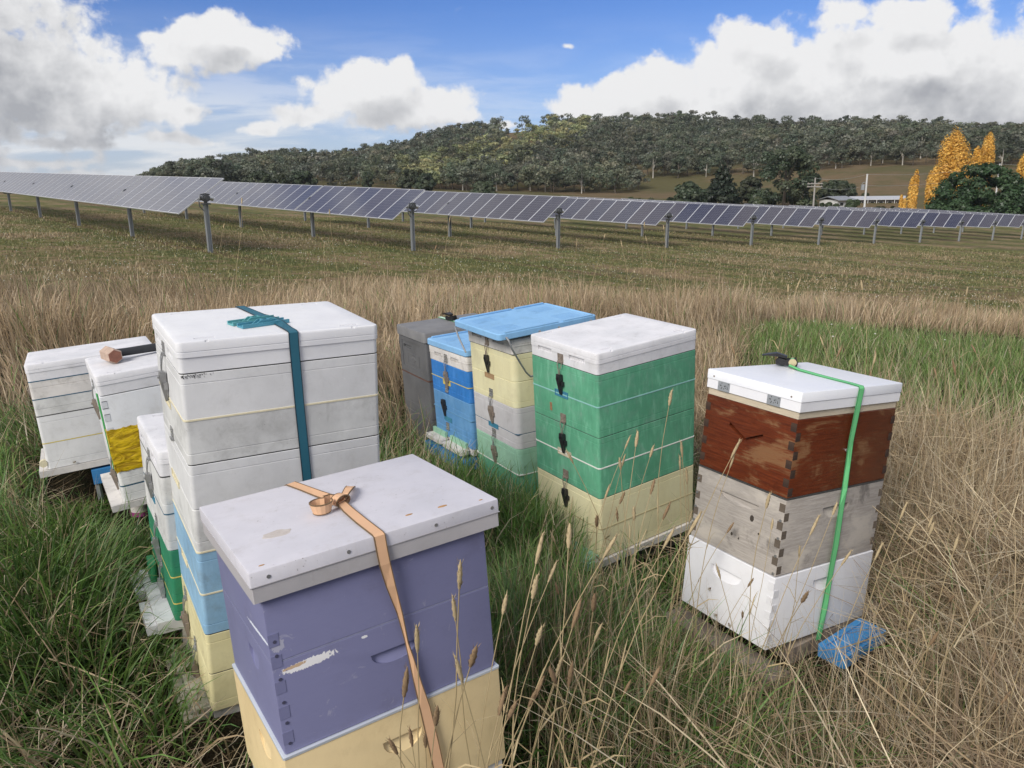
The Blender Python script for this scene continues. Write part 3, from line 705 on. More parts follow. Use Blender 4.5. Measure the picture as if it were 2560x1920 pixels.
BOXLAB = {'sky_blue_poly': 'sky blue hive box', 'pale_yellow_poly': 'pale yellow hive box', 'cream_yellow_poly': 'cream yellow hive box', 'green_poly': 'weathered green hive box', 'dark_green_poly': 'dark green hive box', 'pale_green_poly': 'pale green hive box', 'bright_blue_poly': 'bright blue hive box', 'steel_blue_poly': 'dull blue hive box', 'pale_grey_poly': 'pale grey hive box', 'red_brown_timber': 'red brown timber box', 'weathered_grey_timber': 'weathered grey timber box', 'fresh_white_paint': 'fresh white timber box', 'ochre_painted_wood': 'yellow painted wooden box', 'lavender_paint_chipped': 'lavender painted box with chipped paint'}
def seal(root, ext, z, m, h=.0035, out=.0012):
    return stack(MB(), (ext[0] - out, ext[1] - out, ext[2] + out, ext[3] + out), [(z - h, .003), (z - h * .6, 0), (z + h * .6, 0), (z + h, .003)], .012).build('seal_strip', m, root)
def lid(root, ext, z0, z1, m, vents=(), notches=True, lip=.003, rim=.5, slats=True):
    zr = z0 + (z1 - z0) * rim; mb = MB()
    stack(mb, ext, [(z0, .0035), (z0 + .0025, 0), (zr - .004, 0), (zr, -.0005), (zr + .001, -lip), (z1 - .027, -lip), (z1 - .0265, .0012 - lip), (z1 - .0245, .0012 - lip), (z1 - .024, -lip), (z1 - .005, -lip), (z1 - .0015, .0015 - lip), (z1, .005 - lip)], .013)
    me = mb.mesh('hive_lid', m); c = MB(); x0, y0, x1, y1 = ext
    if notches:
        for xa in (x0 + .045, x1 - .095):
            for ya in (y0 + .025, y1 - .037): c.box((xa, ya, z1 - .003), (xa + .05, ya + .012, z1 + .01))
        for xa in (x0 + .065, x1 - .075):
            for ya, yb in ((y0 - .02, y0 + .006), (y1 - .006, y1 + .02)): c.box((xa, ya, z1 - .004), (xa + .010, yb, z1 + .012))
    for ya, yb, za, zb in vents: c.box((x0 - .02, ya, za), (x0 + .007, yb, zb))
    if c.v: me = boolean(me, c)
    o_ = link('hive_lid', me, root)
    for ya, yb, za, zb in vents:
        n = 9; v = MB()
        for k in range(n): yy = ya + (yb - ya) * (k + .5) / n; v.box((x0 + .0035, yy - .0016, za), (x0 + .0072, yy + .0016, (za + zb) / 2))
        v.build('vent_slats', m, o_, 0)
    return o_
zinc = simple('zinc_latch', (.42, .42, .42), .4, .75, .25, 60); zinc_r = simple('rusty_zinc', (.30, .25, .21), .6, .5, .5, 60); zinc_d = simple('dark_latch', (.06, .06, .065), .4, .7, .3, 60)
lp = MB(); lp.box((-.0025, -.017, -.034), (-.0003, .017, 0)).box((-.007, -.015, -.036), (-.0025, .015, -.030))
for yy in (-.009, .009):
    for zz in (-.009, -.022): lp.tube([(-.0025, yy, zz), (-.0042, yy, zz)], .0028, 6)
ll = MB(); ll.tube([(-.006, -.012, -.035), (-.009, -.0125, -.045), (-.011, -.004, -.066), (-.012, -.0035, -.090)], .0019, 6).tube([(-.006, .012, -.035), (-.009, .0125, -.045), (-.011, .004, -.066), (-.012, .0035, -.090)], .0019, 6)
lv_ = MB(); lv_.rings([[(-.004, -.012, -.082), (-.018, -.010, -.080), (-.018, .010, -.080), (-.004, .012, -.082)], [(-.003, -.0125, -.10), (-.020, -.011, -.10), (-.020, .011, -.10), (-.003, .0125, -.10)], [(-.003, -.010, -.125), (-.016, -.008, -.125), (-.016, .008, -.125), (-.003, .010, -.125)], [(-.003, -.006, -.163), (-.009, -.005, -.165), (-.009, .005, -.165), (-.003, .006, -.163)]])
lv_.tube([(-.0205, 0, -.095), (-.0235, 0, -.095)], .005, 8).box((-.012, -.020, -.128), (-.002, -.012, -.110)).tube([(-.009, .010, -.09), (-.009, .018, -.10), (-.008, .018, -.12)], .0022, 5)
LAT = {}
for nm, pm, dm in (('a', zinc, zinc_r), ('b', zinc_r, zinc_d), ('c', zinc, zinc)):
    LAT[nm] = (lp.mesh('latch', pm), ll.mesh('loop', pm), lv_.mesh('lever', dm))
def latch(root, y, z, kind='a', x=0., parts=3, sc_=1.):
    me = LAT[kind]
    if parts == 'lever':
        o_ = link('latch', me[2], root, (x, y, z)); return o_
    o_ = link('latch', me[0], root, (x, y, z)); o_.scale = (1, sc_, 1)
    if parts > 1: link('loop', me[1], o_); link('lever', me[2], o_)
    return o_
def slot(root, ya, yb, z, m, h=.022):
    mb = MB(); y0, y1 = min(ya, yb), max(ya, yb)
    mb.box((-.003, y0, z - h), (.001, y0 + .003, z)).box((-.003, y1 - .003, z - h), (.001, y1, z)).box((-.003, y0 + .003, z - h), (.001, y1 - .003, z - h + .004)).box((-.0015, y0 + .003, z - .003), (.001, y1 - .003, z)).box((-.0006, y0 + .003, z - h + .004), (.001, y1 - .003, z - .003))
    return mb.build('hand_slot', m, root, 0)
WHITE = plastic('white_painted_poly', (.68, .68, .68), (.60, .60, .60), (.32, .31, .29), .22, .5, 0, .5)
WHITE2 = plastic('white_box_grimy', (.66, .66, .645), (.50, .50, .49), (.26, .255, .24), .36, .55, 0, .7, 2.1)
LIDW = plastic('white_lid', (.75, .75, .76), (.69, .69, .71), (.55, .53, .50), .14, .45, 0, .25, 4.2)
LIDS = plastic('speckled_white_lid', (.72, .71, .73), (.62, .62, .64), (.38, .36, .36), .28, .6, 0, .9, 1.2, .6)
IVORY = plastic('ivory_lid_rim', (.66, .63, .60), (.52, .50, .48), (.22, .20, .17), .45, .55, 0, .7, 9.)
CREAMB = simple('cream_seal', (.66, .60, .42), .6, 0, .2, 60); DARKS = simple('dark_seal', (.05, .05, .048), .7, 0, .4, 60); NAVYS = simple('navy_seal', (.03, .10, .16), .6, 0, .3, 60); YELS = simple('yellow_seal', (.55, .45, .12), .6, 0, .3, 60); WHTS = simple('white_seal', (.7, .7, .66), .6, 0, .2, 60)
YELLOW = plastic('pale_yellow_poly', (.68, .62, .36), (.60, .54, .30), (.30, .25, .15), .35, .5, .15, .4, 3.3)
CREAM = plastic('cream_yellow_poly', (.71, .67, .43), (.65, .60, .37), (.40, .35, .25), .22, .5, .15, .3, 5.3)
SKY_B = plastic('sky_blue_poly', (.26, .44, .60), (.21, .37, .53), (.16, .19, .20), .35, .5, .3, .5, 6.1)
GREEN1 = plastic('green_poly', (.115, .37, .225), (.085, .30, .18), (.20, .34, .27), .5, .5, .95, .35, 1.7)
GREEN2 = plastic('dark_green_poly', (.025, .20, .10), (.02, .16, .085), (.05, .10, .07), .3, .5, .3, .4, 2.7)
GREENP = plastic('pale_green_poly', (.30, .52, .38), (.25, .46, .33), (.18, .26, .19), .3, .5, .3, .3, 3.7)
BLUE1 = plastic('bright_blue_poly', (.035, .19, .52), (.025, .155, .45), (.05, .12, .22), .3, .45, .45, .3, 4.7)
BLUE2 = plastic('steel_blue_poly', (.12, .28, .50), (.085, .235, .46), (.07, .15, .24), .35, .45, .4, .3, 5.7)
TRAY = plastic('light_blue_plastic', (.24, .46, .72), (.21, .42, .68), (.14, .25, .36), .3, .45, .12, .5, 6.7)
STANDB = plastic('blue_plastic_stand', (.05, .24, .52), (.04, .20, .45), (.10, .14, .18), .3, .5, .2, .3, 8.7)
GREYP = plastic('charcoal_plastic', (.115, .117, .122), (.09, .092, .097), (.16, .15, .14), .3, .55, .1, .3, 7.7)
PROP = simple('propolis_line', (.10, .045, .03), .6, 0, .3, 40)
ROOTS = {}
FOOT = []
def hive(key, N_, yaw, tx, ty, L, W, T, label, group='beehives in the paddock'):
    m = frame(N_, yaw, tx, ty, T); r_ = empty('beehive', m, label, 'beehive', group); ROOTS[key] = (r_, m, T)
    FOOT.append((N_[0], N_[1], R(yaw), L, W)); return r_

# tall white, blue and yellow hive
T = 1.05; h = hive('H4', (-.806, 1.85, -.36), 30.8, 1.2, 2.4, .514, .418, T, 'tall white, blue and yellow beehive bound by a dark teal strap')
E4 = (0, 0, .514, .418)
lid(h, E4, T - .08, T, LIDW, ((.288, .374, T - .062, T - .042), (.09, .173, T - .062, T - .042)))
zs = [T - .08, T - .20, T - .319, T - .441, T - .562, T - .685, T - .807, T - .93, T - 1.05]
ms = [WHITE, WHITE2, WHITE, WHITE2, SKY_B, SKY_B, YELLOW, YELLOW]
for k in range(8): hive_box(h, E4, zs[k + 1], zs[k], ms[k], .028, up=(k % 2 == 0))
for z, m_ in ((zs[1], CREAMB), (zs[4], CREAMB), (zs[5], CREAMB)): seal(h, E4, z, m_)
for z in (zs[0], zs[2], zs[6], zs[7]): seal(h, E4, z, DARKS, .0018, -.0012)
latch(h, .235, T - .044, 'c'); slot(h, .306, .209, T - .205, CREAMB)
latch(h, .236, T - .285, 'a', parts=1); slot(h, .323, .203, T - .435, CREAMB); slot(h, .292, .198, T - .677, CREAMB)
latch(h, .31, T - .82, 'a'); latch(h, .20, T - .93, 'a')
led = MB(); led.rings([rrect(-.075, .02, .01, .235, z, .02) for z in (-.05, -.012)]).rings([rrect(-.075, .255, .01, .405, z, .02) for z in (-.05, -.012)]); led.box((-.045, .03, -.012), (.0, .225, .0)).build('entrance_block', CREAM, h)
led.build('entrance_ledge', simple('cream_ledge', (.74, .71, .62), .6, 0, .12, 30), h); MB().box((.005, .01, -.05), (.51, .41, 0)).build('base_board', IVORY, h, 0)
mould = simple('black_mould', (.035, .033, .03), .95, 0, .4, 90)
md_ = MB(); r_ = np.random.default_rng(5)
for k in range(70):
    x_ = .003 + abs(r_.normal()) * .04; l_ = r_.uniform(.001, .007) * math.exp(-x_ * 8); a_ = r_.normal() * .5; zt = zs[0] - .001 - abs(r_.normal()) * .004
    md_.quad([(x_, -.0006, zt), (x_ + .0009, -.0006, zt), (x_ + .0009 + a_ * l_, -.0006, zt - l_), (x_ + a_ * l_, -.0006, zt - l_ - .0006)])
md_.build('mould_tufts', mould, h, 0)['kind'] = 'stuff'

# lavender hive in the foreground
T = .69; h = hive('H5', (-.483, 1.278, -.675), 32.6, -1.3, -2.6, .533, .423, T, 'lavender hive with flat lid and orange strap, yellow box below, nearest the camera')
LAVLID = plastic('lilac_white_lid', (.60, .585, .63), (.54, .53, .575), (.38, .35, .34), .28, .5, 0, 1.0, 3.1, .2)
LAVRIM = plastic('lilac_grey_rim', (.43, .41, .42), (.38, .365, .375), (.30, .27, .25), .25, .5, 0, .3, 2.1, .15)
lavm, t, b = mat('lavender_paint_chipped'); o = objco(t)
n1 = NOISE(t, o, 5, 4, .6); bs = MIX(t, n1, (.175, .18, .31), (.215, .22, .37))
gn = NOISE(t, VM(t, 'MULTIPLY', o, (3, 3, 60)), 6, 4, .6); bs = MIX(t, M(t, 'MULTIPLY', gn, .25), bs, (.15, .15, .27))
scr = NOISE(t, o, 24, 6, .7, 1.2); bs = MIX(t, M(t, 'MULTIPLY', STEP(t, scr, .62, .70), .5), bs, (.36, .36, .45)); bs = MIX(t, M(t, 'MULTIPLY', STEP(t, NOISE(t, o, 9, 6, .7), .5, .75), .35), bs, (.12, .115, .17))
def chip(cx, cz, rx, rz, slope, bs, c, axis=0):
    sp_ = N(t, 'ShaderNodeSeparateXYZ'); t.links.new(o, sp_.inputs[0]); u_ = sp_.outputs[axis]
    dx = M(t, 'SUBTRACT', u_, cx); dz = M(t, 'SUBTRACT', M(t, 'SUBTRACT', sp_.outputs[2], cz), M(t, 'MULTIPLY', dx, slope))
    q = M(t, 'POWER', M(t, 'ADD', M(t, 'POWER', M(t, 'ABSOLUTE', M(t, 'DIVIDE', dx, rx)), 3.), M(t, 'POWER', M(t, 'ABSOLUTE', M(t, 'DIVIDE', dz, rz)), 3.)), .333)
    nz = NOISE(t, VM(t, 'MULTIPLY', o, (2, 2, 1)), 95, 4, .7)
    other = sp_.outputs[1] if axis == 0 else sp_.outputs[0]
    front = M(t, 'LESS_THAN', other, .04)
    k_ = M(t, 'MULTIPLY', M(t, 'LESS_THAN', M(t, 'ADD', q, M(t, 'MULTIPLY', M(t, 'SUBTRACT', nz, .5), 1.7)), 1.), front)
    return MIX(t, k_, bs, c)
bs = chip(.090, T - .222, .052, .0085, .035, bs, (.74, .73, .74)); bs = chip(.062, T - .219, .022, .0035, .05, bs, (.50, .36, .24))
bs = chip(.205, T - .212, .006, .003, 0, bs, (.74, .73, .74)); bs = chip(.035, T - .165, .012, .012, 0, bs, (.34, .34, .43))
bs = chip(.085, T - .163, .075, .0035, -.07, bs, (.66, .70, .78), 1)
t.links.new(bs, b.inputs['Base Color']); b.inputs['Roughness'].default_value = .55; b.inputs['Specular IOR Level'].default_value = .35
bp = N(t, 'ShaderNodeBump'); bp.inputs['Strength'].default_value = .2; bp.inputs['Distance'].default_value = .001
t.links.new(M(t, 'ADD', gn, scr), bp.inputs['Height']); t.links.new(bp.outputs[0], b.inputs['Normal'])
OCHRE = plastic('ochre_painted_wood', (.74, .585, .33), (.68, .53, .29), (.36, .25, .12), .25, .55, .12, .3, 4.4, .2)
B5 = (.019, .015, .500, .408)
stack(MB(), (0, 0, .533, .423), [(T - .030, .002), (T - .029, .0005), (T - .003, .0005), (T - .0008, .0015), (T, .004)], .004, n=2).build('hive_lid', LAVLID, h)
rim = MB(); stack(rim, (.002, .002, .531, .421), [(T - .063, .001), (T - .0625, 0), (T - .0305, 0), (T - .0303, .003)], .002, n=1); ro = rim.build('lid_rim', LAVRIM, h)
scr_me = MB().tube([(0, 0, 0), (0, -.0016, 0)], .004, 8).mesh('screw', zinc)
for x_ in (.035, .19, .38, .515): link('screw', scr_me, ro, (x_, .001, T - .016))
tk_ = MB()
tk_.box((-.0006, .0, T - .0305), (.5336, .0025, T - .0292)).box((-.0006, .0025, T - .0305), (.0015, .42, T - .0292)).build('lid_trim', LAVRIM, h, 0)
def scoop(c, face, u0, u1, ztop, h_, depth, off):
    """flat-topped half-moon hand hold; deepest under its upper edge"""
    n = 12; uc, uw = (u0 + u1) / 2, abs(u1 - u0) / 2; prof = [(uc - uw, ztop), ] + [(uc - uw * math.cos(math.pi * k / n), ztop - h_ * max(0., math.sin(math.pi * k / n)) ** .8) for k in range(1, n)] + [(uc + uw, ztop)]
    fr_, bk_ = [], []
    for u_, z_ in prof:
        d_ = max(.0006, depth * max(0., 1 - (ztop - z_) / h_) ** .8)
        if face == 'left': fr_.append((off - .01, u_, z_)); bk_.append((off + d_, u_, z_))
        else: fr_.append((u_, off - .01, z_)); bk_.append((u_, off + d_, z_))
    if face == 'left': c.rings([fr_, bk_])
    else: c.rings([list(reversed(fr_)), list(reversed(bk_))])
def wood_box(root, ext, z0, z1, m, scoops=(), name='hive_box', bevel=.0015, extra=None):
    mb = MB(); stack(mb, ext, [(z0, bevel), (z0 + bevel, 0), (z1 - bevel, 0), (z1, bevel)], .003, n=2); me = mb.mesh(name, m)
    for f_, u0, u1, zt, hh, dd in scoops:
        c = MB(); scoop(c, f_, u0, u1, zt, hh, dd, ext[0] if f_ == 'left' else ext[1]); me = boolean(me, c)
    if extra: me = boolean(me, extra)
    o_ = link(name, me, root)
    if m.name in BOXLAB: o_['label'] = BOXLAB[m.name]
    return o_
wood_box(h, B5, T - .1985, T - .050, lavm)
wood_box(h, B5, T - .397, T - .2005, lavm, (('front', .214, .317, T - .259, .030, .014), ('left', .125, .20, T - .238, .042, .010)))
Y5 = (.014, .010, .506, .414)
wood_box(h, Y5, T - .640, T - .404, OCHRE, (('front', .215, .305, T - .462, .038, .014), ('left', .125, .215, T - .452, .042, .012)))
stack(MB(), (.0125, .0085, .5075, .4155), [(T - .404, .001), (T - .4035, 0), (T - .3985, 0), (T - .398, .001)], .003, n=1).build('metal_strip', simple('pale_metal_strip', (.62, .66, .72), .35, .4, .1, 20), h)
wood_box(h, (.019, .015, .50, .408), T - .2005, T - .1985, simple('joint_gap', (.24, .25, .36), .7, 0, .2, 40))
MB().box((.02, .02, 0), (.50, .40, T - .642)).build('base_board', IVORY, h, 0)
fj = MB().box((0, -.0009, 0), (.020, .002, .0265)).mesh('finger_joint', lavm, 0)
for z_ in (T - .165, T - .21, T - .265, T - .32, T - .375): link('finger_joint', fj, h, (.0195, .0152, z_))
nail = MB().tube([(0, .001, 0), (0, -.0007, 0)], .0035, 8).mesh('nail', simple('paint_filled_nail', (.08, .08, .13), .5, .2, .2, 40))
for z_ in (T - .155, T - .185, T - .235, T - .285, T - .33, T - .375): link('nail', nail, h, (.031, .0142, z_))

# green and yellow hive
T = .837; h = hive('H9', (.308, 2.754, -.612), 33.7, 3.2, -1.9, .514, .417, T, 'green and yellow beehive with white lid and three latches')
E9 = (0, 0, .514, .417)
lid(h, E9, T - .083, T, LIDS, ((.273, .363, T - .052, T - .034), (.07, .164, T - .052, T - .034)), lip=.002)
zs = [T - .083, T - .207, T - .330, T - .454, T - .581, T - .711, 0.]
for k, m_ in enumerate((GREEN1, GREEN1, GREEN1, GREEN1, CREAM, CREAM)): hive_box(h, E9, zs[k + 1], zs[k], m_, .026, up=(k % 2 == 0))
seal(h, E9, zs[1], simple('pale_teal_seal', (.25, .48, .46), .5, 0, .2, 50)); seal(h, E9, zs[3], WHTS); seal(h, E9, zs[5], simple('tan_seal', (.42, .36, .2), .6, 0, .2, 50))
for z in (zs[0], zs[2], zs[4]): seal(h, E9, z, DARKS, .0016, -.0014)
TEALS = simple('blue_green_slot', (.05, .20, .30), .5, 0, .3, 40)
latch(h, .217, T - .041, 'b'); latch(h, .213, T - .286, 'b'); latch(h, .21, T - .525, 'b')
slot(h, .260, .178, T - .192, TEALS, .026); slot(h, .256, .17, T - .440, simple('bone_slot', (.55, .50, .38), .6, 0, .3, 40), .026); slot(h, .24, .165, T - .690, CREAM, .026)
MB().box((-.0012, .285, T - .292), (.0005, .299, T - .258)).build('rust_stain', simple('rust_scrape', (.28, .16, .08), .9, 0, .5, 80), h, 0)
MB().box((-.03, -.012, -.03), (.52, .43, -.002)).build('base_board', IVORY, h, 0)
MB().box((-.07, .0, -.03), (-.031, .20, .0)).box((-.06, .01, .0), (.0 - .003, .19, .012)).build('entrance_block', GREENP, h, 0)
link('stand', MB().box((.02, .02, -.10), (.49, .39, -.031)).mesh('stand', DARKS, 0), h)  # dark colour stands in for the shaded gap below the base board

# timber hive with white metal lid
T = .756; TX = dict(); h = hive('H10', (.852, 2.227, -.711), 32.2, -2.7, 5.0, .507, .366, T, 'timber hive of brown, weathered grey and white boxes under a white metal lid')
BROWN = wood('red_brown_timber', (.150, .034, .012), (.075, .016, .007), (.25, .135, .065), .30, 1., .7, .3, .45)
GREYW = wood('weathered_grey_timber', (.45, .41, .37), (.31, .28, .25), (.56, .51, .44), .85, 1., .6, 1.3, .8)
PALEW = wood('pale_raw_timber', (.58, .50, .38), (.50, .43, .32), (.62, .56, .45), .8, 1.2, .5, 2.3, .3)
WPAINT = plastic('fresh_white_paint', (.78, .78, .80), (.74, .74, .77), (.55, .50, .45), .14, .5, 0, .12, 5.5, .1)
EG = wood('end_grain', (.15, .12, .095), (.10, .08, .06), (.22, .18, .14), .9, 3., .4, 3.3, .5)
EGB = wood('dark_end_grain', (.055, .032, .022), (.035, .022, .018), (.10, .06, .04), .9, 3., .4, 3.9, .5)
B10 = (0, 0, .507, .366)
LMET = plastic('white_sheet_metal', (.80, .81, .84), (.77, .78, .82), (.6, .6, .6), .12, .22, 0, .08, 6.5, .03)
l0 = MB(); stack(l0, (-.006, -.006, .513, .372), [(T + .055, .001), (T + .0555, 0), (T + .083, 0), (T + .0855, .0015), (T + .086, .004)], .005, n=2); lo_ = l0.build('hive_lid', LMET, h)
stack(MB(), (-.004, -.004, .511, .370), [(T + .024, .001), (T + .0245, 0), (T + .0542, 0), (T + .0545, .002)], .002, n=1).build('lid_rim', WPAINT, h)
for x_, y_ in ((-.0062, .03), (-.0062, .34)): link('screw', MB().tube([(0, 0, 0), (-.0014, 0, 0)], .003, 8).mesh('screw', zinc_r), lo_, (x_, y_, T + .066))
vp = MB().box((-.0015, 0, 0), (0, .050, .032)).mesh('vent_plate', simple('galvanised_mesh', (.46, .48, .50), .45, .6, .15, 60), 0)
vh = MB(); r_ = np.random.default_rng(3)
for k in range(13): y_, z_ = .006 + .038 * r_.uniform(), .005 + .022 * r_.uniform(); vh.tube([(-.0012, y_, z_), (-.0021, y_, z_)], .0017, 6)
vh_me = vh.mesh('vent_holes', DARKS)
for y_ in (.270, .068): v_ = link('vent_plate', vp, h, (-.004, y_, T + .023 + .001)); link('vent_holes', vh_me, v_)
stack(MB(), (.002, .002, .505, .364), [(T + .001, .001), (T + .0015, 0), (T + .023, 0), (T + .0235, .001)], .002, n=1).build('packing_strip', PALEW, h)
vc = MB(); zt_ = T - .079
def vband(a_, b_, w_):
    d_ = Vector((b_[0] - a_[0], b_[1] - a_[1])).normalized(); n_ = Vector((-d_.y, d_.x)) * w_
    q = [(a_[0] - n_.x, a_[1] - n_.y), (b_[0] - n_.x, b_[1] - n_.y), (b_[0] + n_.x, b_[1] + n_.y), (a_[0] + n_.x, a_[1] + n_.y)]
    vc.rings([[(-.01, *p_) for p_ in q], [(.014, *p_) for p_ in q]])
vband((.255, T - .076), (.186, T - .112), .0055)
vc2 = vc; vc = MB(); vband((.186, T - .111), (.118, T - .080), .0045)
mbx = MB(); stack(mbx, B10, [(T - .248, .0015), (T - .2465, 0), (T - .0015, 0), (T, .0015)], .003, n=2)
link('hive_box', boolean(boolean(mbx.mesh('hive_box', BROWN), vc2), vc), h)['label'] = BOXLAB['red_brown_timber']
stack(MB(), (-.0008, -.0008, .5078, .3668), [(T - .2545, .001), (T - .254, 0), (T - .2495, 0), (T - .249, .001)], .003, n=1).build('seal_strip', DARKS, h)
wood_box(h, B10, T - .506, T - .255, GREYW, (('left', .098, .262, T - .306, .026, .014), ('front', .19, .325, T - .306, .040, .014)))
wood_box(h, (-.004, -.004, .511, .370), T - .756, T - .509, WPAINT, (('left', .125, .255, T - .566, .040, .015), ('front', .192, .30, T - .556, .042, .015)))
fa = MB().box((-.0006, -.0006, 0), (.003, .020, .0265)); fb = MB().box((-.0006, -.0006, 0), (.020, .003, .0265))
for me_k, z_hi, mm, cnt in (('b', T - .012, EGB, 4), ('g', T - .268, EG, 4)):
    ma, mb_ = fa.mesh('finger_joint', mm, 0), fb.mesh('finger_joint', mm, 0)
    for k in range(cnt):
        z_ = z_hi - .0265 - k * .0585
        link('finger_joint', ma, h, (.0, .0015, z_)); link('finger_joint', mb_, h, (.0015, .0, z_ - .029))
        link('finger_joint', ma, h, (.0, .346, z_ - .014)); link('finger_joint', mb_, h, (.488, .0, z_ - .014))
scd = MB().tube([(0, 0, 0), (-.003, 0, 0)], .0045, 8).mesh('screw', zinc)
for k in range(4): link('screw', scd, h, (-.0004, .010, T - .268 - .0545 - k * .0585)); link('screw', scd, h, (-.0004, .357, T - .296 - k * .05))
link('screw', MB().tube([(0, 0, 0), (0, -.004, 0)], .005, 8).mesh('screw', zinc), h, (.262, 0, T - .12))
wl = simple('paint_line', (.60, .60, .62), .6, 0, .1, 30)
for z_ in (T - .55, T - .60, T - .65, T - .70): link('finger_joint', MB().box((-.0052, -.0035, 0), (-.003, .018, .024)).mesh('finger_joint', WPAINT, 0), h, (0, 0, z_)); link('finger_joint', MB().box((-.0035, -.0052, 0), (.018, -.003, .024)).mesh('finger_joint', WPAINT, 0), h, (0, 0, z_ - .025))
kn = simple('dark_knot', (.05, .04, .032), .9, 0, .5, 90)
for y_, z_, q in ((.118, T - .355, .011), (.19, T - .435, .006), (.16, T - .44, .004), (.085, T - .395, .004)):
    MB().rings([[(xx, y_ + q * rr * math.cos(k * math.pi / 5) * .8, z_ + q * rr * math.sin(k * math.pi / 5) * 1.1) for k in range(10)] for xx, rr in ((.001, 1), (-.0006, .9))]).build('knot', kn, h)

# yellow, grey and green hive under the upturned blue tray
T = .82; h = hive('H8', (.002, 3.271, -.724 + .068), 29.0, 0, -2.0, .508, .43, T, 'yellow, grey and green beehive beneath the overhanging light blue tray')
E8 = (0, 0, .508, .43)
lid(h, E8, T - .068, T, IVORY, ((.283, .379, T - .034, T - .016), (.068, .174, T - .034, T - .016)), False, .002)
GREYL = plastic('pale_grey_poly', (.56, .55, .56), (.49, .48, .49), (.28, .26, .25), .35, .5, .1, .4, 1.1)
zs = [T - .068, T - .191, T - .310, T - .430, T - .50, T - .62, T - .74, 0.]
for k, m_ in enumerate((CREAM, CREAM, GREYL, GREYL, GREENP, GREEN1, GREEN1)): hive_box(h, E8, zs[k + 1], zs[k], m_, .026, up=(k % 2 == 0), r=.03)
seal(h, E8, zs[3], NAVYS, .002, -.001); seal(h, E8, zs[5], WHTS); seal(h, E8, zs[0], DARKS, .0016, -.0014)
latch(h, .229, T - .020, 'b'); latch(h, .221, T - .26, 'a'); latch(h, .217, T - .452, 'a')
slot(h, .272, .184, T - .190, simple('brown_slot', (.34, .22, .12), .6, 0, .3, 40), .022); slot(h, .266, .173, T - .424, TEALS, .022)

# bright blue hive under its own blue lid
T = .47; h = hive('H7', (-.221, 3.707, -.785), 30.7, .2, -2.1, .508, .43, .52, 'blue beehive with ivory rim and blue cover, between the charcoal one and the yellow one')
h.matrix_world = h.matrix_world @ Matrix.Diagonal((1, 1, .52 / .47, 1)); ROOTS['H7'] = (h, ROOTS['H7'][1] @ Matrix.Diagonal((1, 1, .52 / .47, 1)), T)
E7 = (0, 0, .508, .43)
lid(h, E7, T - .105, T - .036, IVORY, ((.28, .362, T - .080, T - .060), (.085, .175, T - .080, T - .060)), False, .002, .5)
zs = [T - .105, T - .18, T - .252, T - .335, T - .42, T - .47]
for k, m_ in enumerate((BLUE1, BLUE1, BLUE2, BLUE2, BLUE2)): hive_box(h, E7, zs[k + 1], zs[k], m_, .024, r=.02)
seal(h, E7, zs[1], YELS, .002, .0006); seal(h, E7, zs[3], simple('steel_blue_seal', (.1, .24, .4), .5, 0, .2, 50))
latch(h, .228, T - .055, 'a'); slot(h, .281, .198, T - .178, YELS, .026); latch(h, .246, T - .205, 'c', parts=1); latch(h, .285, T - .20, 'b', parts='lever'); slot(h, .302, .217, T - .365, TEALS, .022); latch(h, .27, T - .395, 'a', parts=1)
lg = MB()
for y0_, y1_ in ((.265, .45), (.03, .245)):
    led = MB(); led.rings([rrect(-.058, y0_, -.002, y1_, z, .014) for z in (-.024, -.006)]); led.rings([rrect(-.045, y0_ + .012, -.002, y1_ - .012, z, .01) for z in (-.0055, -.002)]); led.build('entrance_ledge', IVORY, h)
    MB().box((-.016, y0_ + .02, -.0015), (-.003, y1_ - .02, .024)).build('entrance_reducer', GREENP, h, 0)
MB().box((.004, .004, -.03), (.504, .426, -.001)).build('base_board', IVORY, h, 0)
sb = MB(); sb.rings([rrect(-.07, -.005, .45, .45, z, .015) for z in (-.090, -.045)]); sb.build('stand', STANDB, h)
for xx in (.0, .38):
    for yy in (.03, .41): MB().tube([(xx, yy, -.30), (xx, yy, -.106)], .012, 6).build('leg', steel, h)

# charcoal hive at the back
T = .74; h = hive('H6', (-.475, 4.215, -.800), 28.8, .1, -2.1, .508, .41, T, 'charcoal grey plastic beehive standing furthest back among the dry grass')
E6 = (0, 0, .508, .41)
stack(MB(), (-.006, -.006, .514, .416), [(T - .056, .002), (T - .054, 0), (T - .006, 0), (T - .001, .003), (T, .008)], .016).build('hive_lid', plastic('faded_charcoal_lid', (.20, .20, .205), (.16, .16, .165), (.26, .25, .24), .3, .6, 0, .4, 2.7), h)
me = MB(); stack(me, E6, [(T - .272, .002), (T - .27, 0), (T - .062, 0), (T - .058, .003)], .014); me = me.mesh('hive_box', GREYP)
c = MB().box((-.02, .075, T - .235), (.004, .360, T - .082)); me = boolean(me, c); c = MB().box((-.02, .22, T - .125), (.018, .345, T - .105)); me = boolean(me, c)
link('hive_box', me, h); em = MB().box((.0012, .115, T - .215), (.0048, .29, T - .150)); em = boolean(em.mesh('emblem_panel', GREYP, 0), MB().box((-.01, .125, T - .208), (.0026, .28, T - .157))); em = link('emblem_panel', em, h)
MB().rings([[(xx, .2025 + q * .045 * math.cos(k * math.pi / 2), T - .1825 + q * .02 * math.sin(k * math.pi / 2)) for k in range(4)] for xx, q in ((.0027, 1), (.0012, .8))]).build('emblem', GREYP, em, 0)
seal(h, E6, T - .275, PROP, .0035, .001)
hive_box(h, E6, T - .50, T - .278, GREYP, .05); hive_box(h, E6, 0, T - .502, GREYP, .05)

